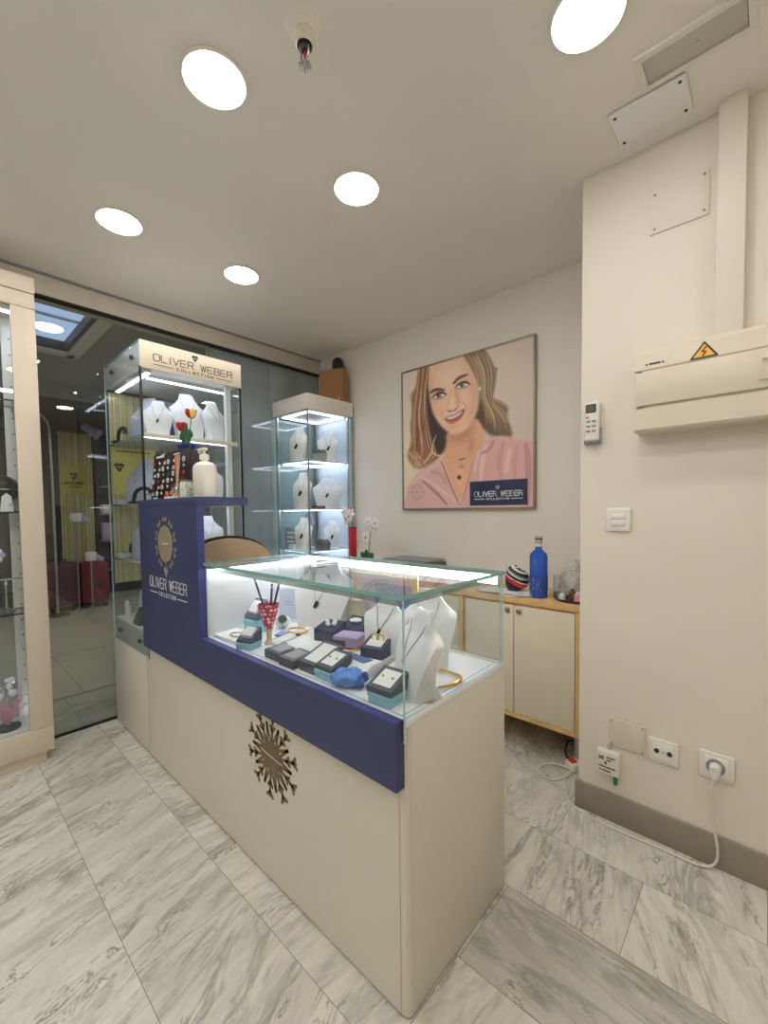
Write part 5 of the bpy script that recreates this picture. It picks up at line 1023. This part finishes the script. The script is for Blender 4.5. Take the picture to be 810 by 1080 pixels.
t = thing('printer', 'low dark grey printer on the worktop behind the glass case', 'printer', (-1.76, 2.2, ZW)); obj('housing', MB().prism([(2.06, ZW + .01), (2.34, ZW + .01), (2.34, ZW + .105), (2.12, ZW + .118), (2.06, ZW + .09)], 'x', -1.95, -1.58), mat('printer_grey', (104, 102, 100), .4), t); obj('lid', MB().box(-1.94, -1.585, 2.13, 2.335, ZW + .112, ZW + .122, .003), 'grey', t); obj('feet', MB().box(-1.93, -1.60, 2.08, 2.32, ZW, ZW + .012), 'black', t); obj('output_tray', MB().box(-1.90, -1.63, 2.035, 2.07, ZW + .012, ZW + .02), 'dark', t)
t = thing('pink_tissue', 'folded pink and lilac tissue paper on the worktop behind the pastel board', 'tissue', (-1.42, 2.14, ZW))
for k, mname in enumerate(('lav', 'pink', 'tan', 'lav')): obj('fold', MB(T=Matrix.Translation((-1.44 + .03 * k, 2.16, ZW + .0005 + .016 * k)) @ Matrix.Rotation(.2 * k - .3, 4, 'Z')).box(-.12, .12, -.07, .07, 0, .015, .004), mname, t)

# ------------------------------------------------------------------ chair behind the navy panel
t = thing('office_chair', 'tan upholstered chair with a black rim behind the glass case', 'chair', (-2.02, 1.06, 0))
def cb(r, zt): return [(.0 + r * math.sin(a), zt - .16 + .16 * abs(math.cos(a)) ** .8) for a in [i * PI / 14 - PI / 2 for i in range(15)]]
T = Matrix.Translation((-1.985, 1.03, 0)) @ Matrix.Rotation(PI / 2 - .12, 4, 'Z')
obj('backrest', MB(T).prism(cb(.215, 1.115) + [(.19, .62), (-.19, .62)], 'y', -.028, .022), 'tan', t); obj('back_rim', MB(T).prism(cb(.225, 1.128) + [(.2, .60), (-.2, .60)], 'y', .021, .046), 'black', t)
obj('seat', MB(T).box(-.2, .2, -.31, -.02, .43, .50, .02, 3), 'tan', t); obj('spine', MB(T).box(-.03, .03, .03, .06, .40, .70, .004), 'black', t); obj('gas_lift', MB(T).cyl((0, -.15, .07), (0, -.15, .43), .025), 'dark', t)
for k in range(5): a = 2 * PI * k / 5; obj('foot', MB(T).tube([(0, -.15, .09), (.16 * math.cos(a), -.15 + .16 * math.sin(a), .04)], .016, 8).sph((.16 * math.cos(a), -.15 + .16 * math.sin(a), .026), .025, 10, 7), 'black', t)
# ------------------------------------------------------------------ poster on the back wall
PX0, PX1, PZ0, PZ1 = -1.962, -.984, 1.246, 2.225
PN = 330
def homography(src):
    A = []; b = []
    for (x, y), (u, v) in zip(src, ((0, 0), (1, 0), (1, 1), (0, 1))):
        A += [[x, y, 1, 0, 0, 0, -u * x, -u * y], [0, 0, 0, x, y, 1, -v * x, -v * y]]; b += [u, v]
    return np.append(np.linalg.solve(np.array(A, float), np.array(b, float)), 1).reshape(3, 3)
HM = homography(((75, 245), (745, 68), (745, 940), (75, 935)))     # sketch sheet of the portrait -> unit square
def uv(p):
    q = HM @ np.array([p[0], p[1], 1.0]); return q[:2] / q[2]
gu, gv = np.meshgrid((np.arange(PN) + .5) / PN, (np.arange(PN) + .5) / PN)
img = np.zeros((PN, PN, 3))
def C(c): return np.clip(np.array(lin(c)[:3]) * 1.12, 0, .95)
def smooth_poly(P, it=2):
    P = [np.array(p, float) for p in P]
    for _ in range(it):
        Q = []
        for a, b in zip(P, P[1:] + P[:1]): Q += [a * .75 + b * .25, a * .25 + b * .75]
        P = Q
    return P
def blur(m, r):
    for _ in range(2):
        k = int(r)
        if k < 1: break
        for ax in (0, 1):
            pad = [(0, 0), (0, 0)]; pad[ax] = (k + 1, k); c = np.cumsum(np.pad(m, pad, mode='edge'), axis=ax)
            m = (np.take(c, range(2 * k + 1, c.shape[ax]), axis=ax) - np.take(c, range(0, c.shape[ax] - 2 * k - 1), axis=ax)) / (2 * k + 1)
    return m
def mask_poly(P, sm=2, soft=1):
    V = [uv(p) for p in (smooth_poly(P, sm) if sm else P)]; ins = np.zeros((PN, PN), bool)
    for (x0, y0), (x1, y1) in zip(V, V[1:] + V[:1]):
        if y0 == y1: continue
        ins ^= ((y0 > gv) != (y1 > gv)) & (gu < (x1 - x0) * (gv - y0) / (y1 - y0) + x0)
    return blur(ins.astype(float), soft)
def put(m, c, a=1.0):
    global img
    m = (m * a)[..., None]; img = img * (1 - m) + C(c) * m
def fill(P, c, soft=1, a=1.0, sm=2, clip=None):
    m = mask_poly(P, sm, soft)
    if clip is not None: m = m * clip
    put(m, c, a)
def line(P, wid, c, a=1.0, sm=2, clip=None, taper=True):
    Q = [np.array(p, float) for p in P]
    for _ in range(sm):
        N = [Q[0]]
        for p, q in zip(Q[:-1], Q[1:]): N += [p * .75 + q * .25, p * .25 + q * .75]
        Q = N + [Q[-1]]
    V = [uv(p) for p in Q]; d = np.full((PN, PN), 9.0); n = len(V) - 1; wd = wid / 700.0
    for i, ((x0, y0), (x1, y1)) in enumerate(zip(V[:-1], V[1:])):
        dx, dy = x1 - x0, y1 - y0; L = dx * dx + dy * dy
        if L < 1e-12: continue
        t_ = np.clip(((gu - x0) * dx + (gv - y0) * dy) / L, 0, 1); k = 1.0
        if taper: k = max(.25, math.sin(PI * min(1, max(0, (i + .5) / n)) ) ** .6)
        d = np.minimum(d, np.hypot(gu - x0 - t_ * dx, gv - y0 - t_ * dy) / k)
    m = np.clip((wd / 2 - d) * PN + .5, 0, 1)
    if clip is not None: m = m * clip
    put(m, c, a)
img[:] = C((224, 210, 192)) * (1 - gu[..., None]) + C((208, 192, 178)) * gu[..., None]
put(blur(((gv > .72) & (gu > .8)).astype(float), 26), (236, 214, 176), .8); put(blur(((gv > .45) & (gu < .12)).astype(float), 22), (234, 214, 178), .7)
hairL = [(160, 218), (150, 270), (138, 330), (118, 350), (122, 450), (108, 520), (125, 590), (92, 650), (108, 700), (150, 735), (215, 715), (270, 665), (305, 610), (290, 545), (240, 490), (215, 420), (205, 330), (205, 260), (225, 190)]
hairR = [(370, 150), (490, 120), (520, 180), (548, 228), (552, 290), (540, 350), (532, 385), (575, 398), (620, 430), (600, 470), (625, 520), (638, 585), (590, 572), (540, 572), (490, 545), (452, 478), (462, 330), (430, 240)]
fill(hairR, (120, 98, 76), 2); fill(hairL, (150, 108, 80), 2)
mR, mL = mask_poly(hairR, 2, 2), mask_poly(hairL, 2, 2); random.seed(2)
fill([(430, 160), (500, 140), (540, 230), (545, 300), (500, 360), (470, 330), (450, 240)], (158, 138, 108), 8, .8, clip=mR)
fill([(455, 330), (500, 400), (520, 480), (560, 560), (490, 545), (450, 480)], (92, 78, 62), 6, .7, clip=mR)
for k in range(34):
    f = k / 33; x0, y0 = 395 + 110 * f, 150 + random.uniform(-8, 20); x2, y2 = 470 + 160 * f + random.uniform(-12, 12), 560 - 60 * (1 - f) * random.uniform(.2, 1) - 110 * f * random.uniform(0, 1)
    line([(x0, y0), (455 + 85 * f, 250), (462 + 62 * f, 380), (505 + 70 * f, 460), (x2, y2)], random.uniform(3, 7), random.choice([(198, 168, 128), (92, 72, 54), (176, 142, 104), (214, 186, 146), (110, 88, 66)]), .65)
for k in range(9): line([(530, 380 + k * 6), (580, 400 + k * 12), (618 + random.uniform(-12, 12), 420 + k * 18)], 3, random.choice([(150, 118, 86), (196, 164, 124)]), .8)
fill([(520, 540), (570, 560), (630, 585), (600, 600), (530, 580), (490, 545)], (86, 76, 66), 4, .7)
fill([(205, 215), (470, 330), (520, 560), (300, 640), (200, 560)], (92, 68, 56), 3)
neck = [(295, 540), (400, 520), (452, 465), (500, 570), (480, 640), (440, 690), (420, 790), (365, 925), (320, 800), (285, 700), (275, 660)]
fill(neck, (226, 172, 138), 2)
fill([(300, 540), (400, 530), (450, 480), (440, 560), (380, 610), (300, 600)], (188, 128, 98), 8, .7, clip=mask_poly(neck)); fill([(420, 560), (445, 600), (430, 660), (405, 650)], (186, 124, 98), 5, .6); fill([(330, 760), (380, 700), (400, 800), (365, 900)], (238, 190, 158), 9, .6, clip=mask_poly(neck))
fill([(212, 215), (204, 300), (215, 420), (242, 500), (297, 545), (300, 620), (270, 665), (228, 640), (208, 560), (196, 470), (192, 330), (195, 235)], (66, 54, 52), 3)
for k in range(40):
    f = k / 39; x0 = 150 + 60 * f
    line([(x0 + 6, 215), (146 + 50 * f + random.uniform(-6, 6), 330), (125 + 75 * f + random.uniform(-8, 8), 470), (118 + 110 * f + random.uniform(-14, 14), 600), (100 + 165 * f + random.uniform(-12, 12), 700 - 40 * f + random.uniform(-16, 14))], random.uniform(3, 8), random.choice([(206, 150, 112), (124, 80, 58), (222, 178, 140), (172, 116, 84), (236, 202, 168), (98, 66, 52)]), .62)
for k in range(8): line([(230, 600 + k * 4), (245 - k * 5, 650), (205 - k * 6, 700 + k * 2), (170 - k * 8, 725)], 4, random.choice([(226, 188, 156), (110, 78, 64)]), .8)
line([(135, 325), (115, 350), (112, 385)], 4, (110, 84, 64)); line([(540, 230), (556, 228), (548, 262), (540, 300)], 6, (120, 98, 72)); line([(245, 560), (215, 640), (250, 668), (290, 662)], 6, (238, 206, 178), .9)
face = [(212, 195), (300, 170), (385, 160), (432, 250), (463, 330), (462, 420), (440, 480), (402, 532), (352, 562), (308, 550), (252, 492), (222, 425), (210, 330), (212, 250)]
fill(face, (236, 194, 164), 2); mF = mask_poly(face, 2, 1)
fill([(395, 160), (440, 250), (468, 330), (465, 430), (405, 535), (420, 430), (425, 330), (405, 240)], (204, 148, 116), 12, .75, clip=mF); fill([(210, 220), (235, 300), (232, 400), (262, 490), (222, 440), (205, 330)], (206, 154, 126), 7, .6, clip=mF)
fill([(250, 215), (350, 185), (360, 260), (330, 320), (265, 310)], (246, 212, 184), 14, .7, clip=mF); fill([(355, 355), (420, 350), (425, 400), (370, 415)], (244, 196, 166), 9, .6, clip=mF); fill([(232, 400), (285, 400), (285, 440), (245, 450)], (236, 178, 152), 9, .6, clip=mF)
fill([(300, 520), (380, 505), (360, 555), (320, 550)], (232, 176, 146), 7, .6, clip=mF)
# brows, eyes, nose, mouth
line([(216, 346), (244, 328), (290, 334)], 17, (92, 64, 48), .95); line([(334, 304), (360, 274), (406, 258)], 17, (92, 64, 48), .95)
for (cx, cy, tl) in ((260, 362, -8), (378, 312, -14)):
    e = lambda P: [(cx + a * 1.1, cy + b * 1.1 - a * .14) for a, b in P]
    fill(e([(-34, 6), (-8, -18), (26, -16), (38, -2), (12, 16), (-16, 16)]), (168, 112, 88), 5, .75)
    fill(e([(-29, 6), (-6, -11), (18, -10), (31, 2), (8, 11), (-14, 11)]), (234, 224, 212), 1)
    fill(e([(-12, -10), (8, -12), (13, 4), (2, 10), (-10, 8)]), (74, 66, 50), 1); fill(e([(-6, -6), (4, -7), (6, 2), (-4, 4)]), (24, 20, 20), 1); fill(e([(2, -7), (6, -7), (6, -3), (2, -3)]), (240, 236, 230), 0, sm=0)
    line(e([(-34, 8), (-8, -13), (20, -12), (38, 2)]), 9, (40, 30, 28)); line(e([(-27, 9), (4, 13), (29, 3)]), 4, (110, 72, 58), .9)
    line(e([(-30, -4), (-4, -20), (26, -17)]), 5, (150, 100, 80), .8)
line([(325, 320), (312, 380), (300, 425)], 7, (214, 160, 130), .8); fill([(332, 318), (352, 330), (372, 400), (358, 420), (345, 400)], (196, 136, 106), 5, .75); fill([(318, 340), (332, 340), (342, 415), (316, 420)], (250, 214, 188), 5, .7)
line([(298, 432), (310, 442), (332, 440), (352, 428), (360, 414)], 7, (168, 102, 82), .85); fill([(310, 436), (318, 433), (320, 441), (312, 442)], (110, 60, 52), 1, .8); fill([(340, 430), (350, 424), (350, 432), (342, 436)], (110, 60, 52), 1, .8)
line([(280, 430), (272, 455), (280, 480)], 5, (196, 138, 112), .7); line([(376, 395), (398, 410), (402, 428)], 6, (190, 130, 104), .7)
fill([(280, 473), (330, 462), (352, 450), (396, 424), (392, 450), (366, 486), (330, 508), (302, 500)], (192, 86, 78), 1)
fill([(288, 475), (330, 466), (356, 453), (388, 432), (380, 452), (352, 474), (322, 486), (300, 484)], (96, 40, 40), 1); fill([(292, 475), (330, 468), (356, 456), (383, 438), (374, 454), (348, 472), (322, 482), (302, 481)], (246, 238, 226), 1)
for k in range(7): line([(302 + k * 12, 472 - k * 4), (306 + k * 12, 482 - k * 5)], 1.6, (206, 190, 178), .7)
line([(300, 494), (335, 500), (370, 480)], 7, (222, 128, 116), .7); line([(300, 520), (335, 522), (366, 508)], 6, (214, 156, 128), .6)
fill([(463, 320), (474, 325), (470, 342), (462, 338)], (240, 236, 224), 1)
# blouse
bl = [(70, 960), (82, 880), (108, 790), (180, 730), (272, 672), (298, 740), (335, 840), (368, 925), (372, 990), (60, 1000)]; br = [(372, 990), (368, 925), (402, 820), (430, 690), (462, 640), (500, 590), (560, 566), (660, 590), (790, 620), (800, 1000), (372, 1000)]
fill(bl, (222, 178, 170), 1); fill(br, (218, 172, 166), 1); mBL, mBR = mask_poly(bl), mask_poly(br)
for P, wd, c, a, mk in (([(590, 600), (560, 700), (580, 800)], 26, (190, 142, 140), .5, mBR), ([(660, 610), (640, 720), (650, 820)], 22, (196, 148, 144), .5, mBR), ([(500, 610), (480, 700), (470, 800)], 24, (240, 206, 196), .6, mBR), ([(700, 610), (715, 700), (712, 930)], 26, (178, 132, 132), .6, mBR), ([(540, 590), (520, 640), (470, 660)], 18, (184, 132, 120), .7, mBR), ([(620, 640), (600, 760)], 20, (238, 202, 194), .6, mBR), ([(170, 790), (240, 850), (300, 920)], 16, (160, 122, 122), .8, mBL), ([(160, 770), (220, 800), (340, 900)], 12, (240, 204, 196), .7, mBL), ([(200, 740), (270, 760), (300, 820)], 20, (196, 150, 144), .6, mBL), ([(110, 800), (180, 760), (260, 700)], 22, (236, 198, 190), .5, mBL), ([(270, 690), (300, 780), (365, 925)], 7, (128, 84, 80), .8, None), ([(432, 700), (402, 820), (368, 925)], 6, (170, 118, 108), .7, None), ([(470, 640), (450, 690), (440, 760)], 14, (238, 204, 196), .6, mBR)):
    line(P, wd, c, a, clip=mk)
for k in range(40): line([(110 + random.uniform(-18, 40), 640), (128 + random.uniform(-20, 60), 690), (150 + random.uniform(-30, 60), 725 + random.uniform(-15, 12))], 4, random.choice([(206, 158, 124), (120, 84, 66), (228, 190, 158)]), .5)
# necklaces
line([(288, 655), (330, 682), (376, 690), (430, 665), (472, 618)], 3, (200, 160, 110), .9, taper=False); line([(290, 680), (325, 740), (362, 778), (400, 730), (440, 660)], 2.2, (214, 178, 130), .7, taper=False)
fill([(352, 770), (362, 766), (372, 772), (372, 786), (362, 791), (352, 785)], (52, 36, 36), 1); line([(364, 690), (388, 682)], 6, (70, 46, 44), taper=False); line([(364, 715), (368, 732), (382, 728), (378, 712)], 3, (90, 62, 58), taper=False)
ring_ = [(147 + 31 * math.cos(k * PI / 12), 850 + 38 * math.sin(k * PI / 12)) for k in range(25)]; line(ring_, 2.4, (92, 76, 76), .8, 0, taper=False); line([(118, 850), (178, 850)], 2.2, (92, 76, 76), .8, 0, taper=False); line([(130, 830), (164, 830)], 3, (120, 98, 96), .6, 0, taper=False); line([(130, 868), (164, 868)], 3, (120, 98, 96), .6, 0, taper=False)
fill([(415, 803), (711, 792), (711, 927), (415, 925)], (44, 50, 84), 0, sm=0)

t = thing('poster', 'square framed poster of a smiling person in a pink blouse on the back wall', 'poster', ((PX0 + PX1) / 2, YB, PZ0))
mb = MB(); f_ = .010
for a in ((PX0, PX1, PZ0, PZ0 + f_), (PX0, PX1, PZ1 - f_, PZ1), (PX0, PX0 + f_, PZ0 + f_, PZ1 - f_), (PX1 - f_, PX1, PZ0 + f_, PZ1 - f_)): mb.box(a[0], a[1], YB - .026, YB - .001, a[2], a[3], .001)
obj('frame', mb, mat('poster_frame', (150, 142, 130), .35, .4), t)
n1 = PN + 1; gx = np.linspace(PX0 + .006, PX1 - .006, n1); gz = np.linspace(PZ1 - .006, PZ0 + .006, n1)
X_, Z_ = np.meshgrid(gx, gz); co = np.stack([X_, np.full_like(X_, YB - .019), Z_], -1).reshape(-1, 3) - np.array(t.location)
idx = np.arange(n1 * n1).reshape(n1, n1); q = np.stack([idx[:-1, :-1], idx[1:, :-1], idx[1:, 1:], idx[:-1, 1:]], -1).reshape(-1, 4)
me = bpy.data.meshes.new('print'); me.from_pydata(co.tolist(), [], q.tolist())
pc = np.pad(img, ((0, 1), (0, 1), (0, 0)), mode='edge'); pc[1:, 1:] = (pc[1:, 1:] + pc[:-1, :-1]) / 2
at = me.color_attributes.new('print', 'FLOAT_COLOR', 'POINT'); at.data.foreach_set('color', np.concatenate([np.clip(pc, 0, 1), np.ones((n1, n1, 1))], -1).astype(np.float32).ravel())
me.materials.append(M['poster']); po = bpy.data.objects.new('print', me); COL.objects.link(po); po.parent = t
obj('backing', MB().box(PX0 + .004, PX1 - .004, YB - .016, YB - .002, PZ0 + .004, PZ1 - .004), 'dark', t)
b0, b1 = uv((415, 803)), uv((711, 927)); W_ = PX1 - PX0
mb = MB(); brand(mb, (PX0, YB - .0193, PZ1), (1, 0, 0), (0, 0, 1), W_ * (b0[0] + .035), W_ * (b1[0] - .035), -W_ * (b0[1] + (b1[1] - b0[1]) * .60), W_ * .030, W_ * .0062); obj('logo_lettering', mb, 'silver', t)
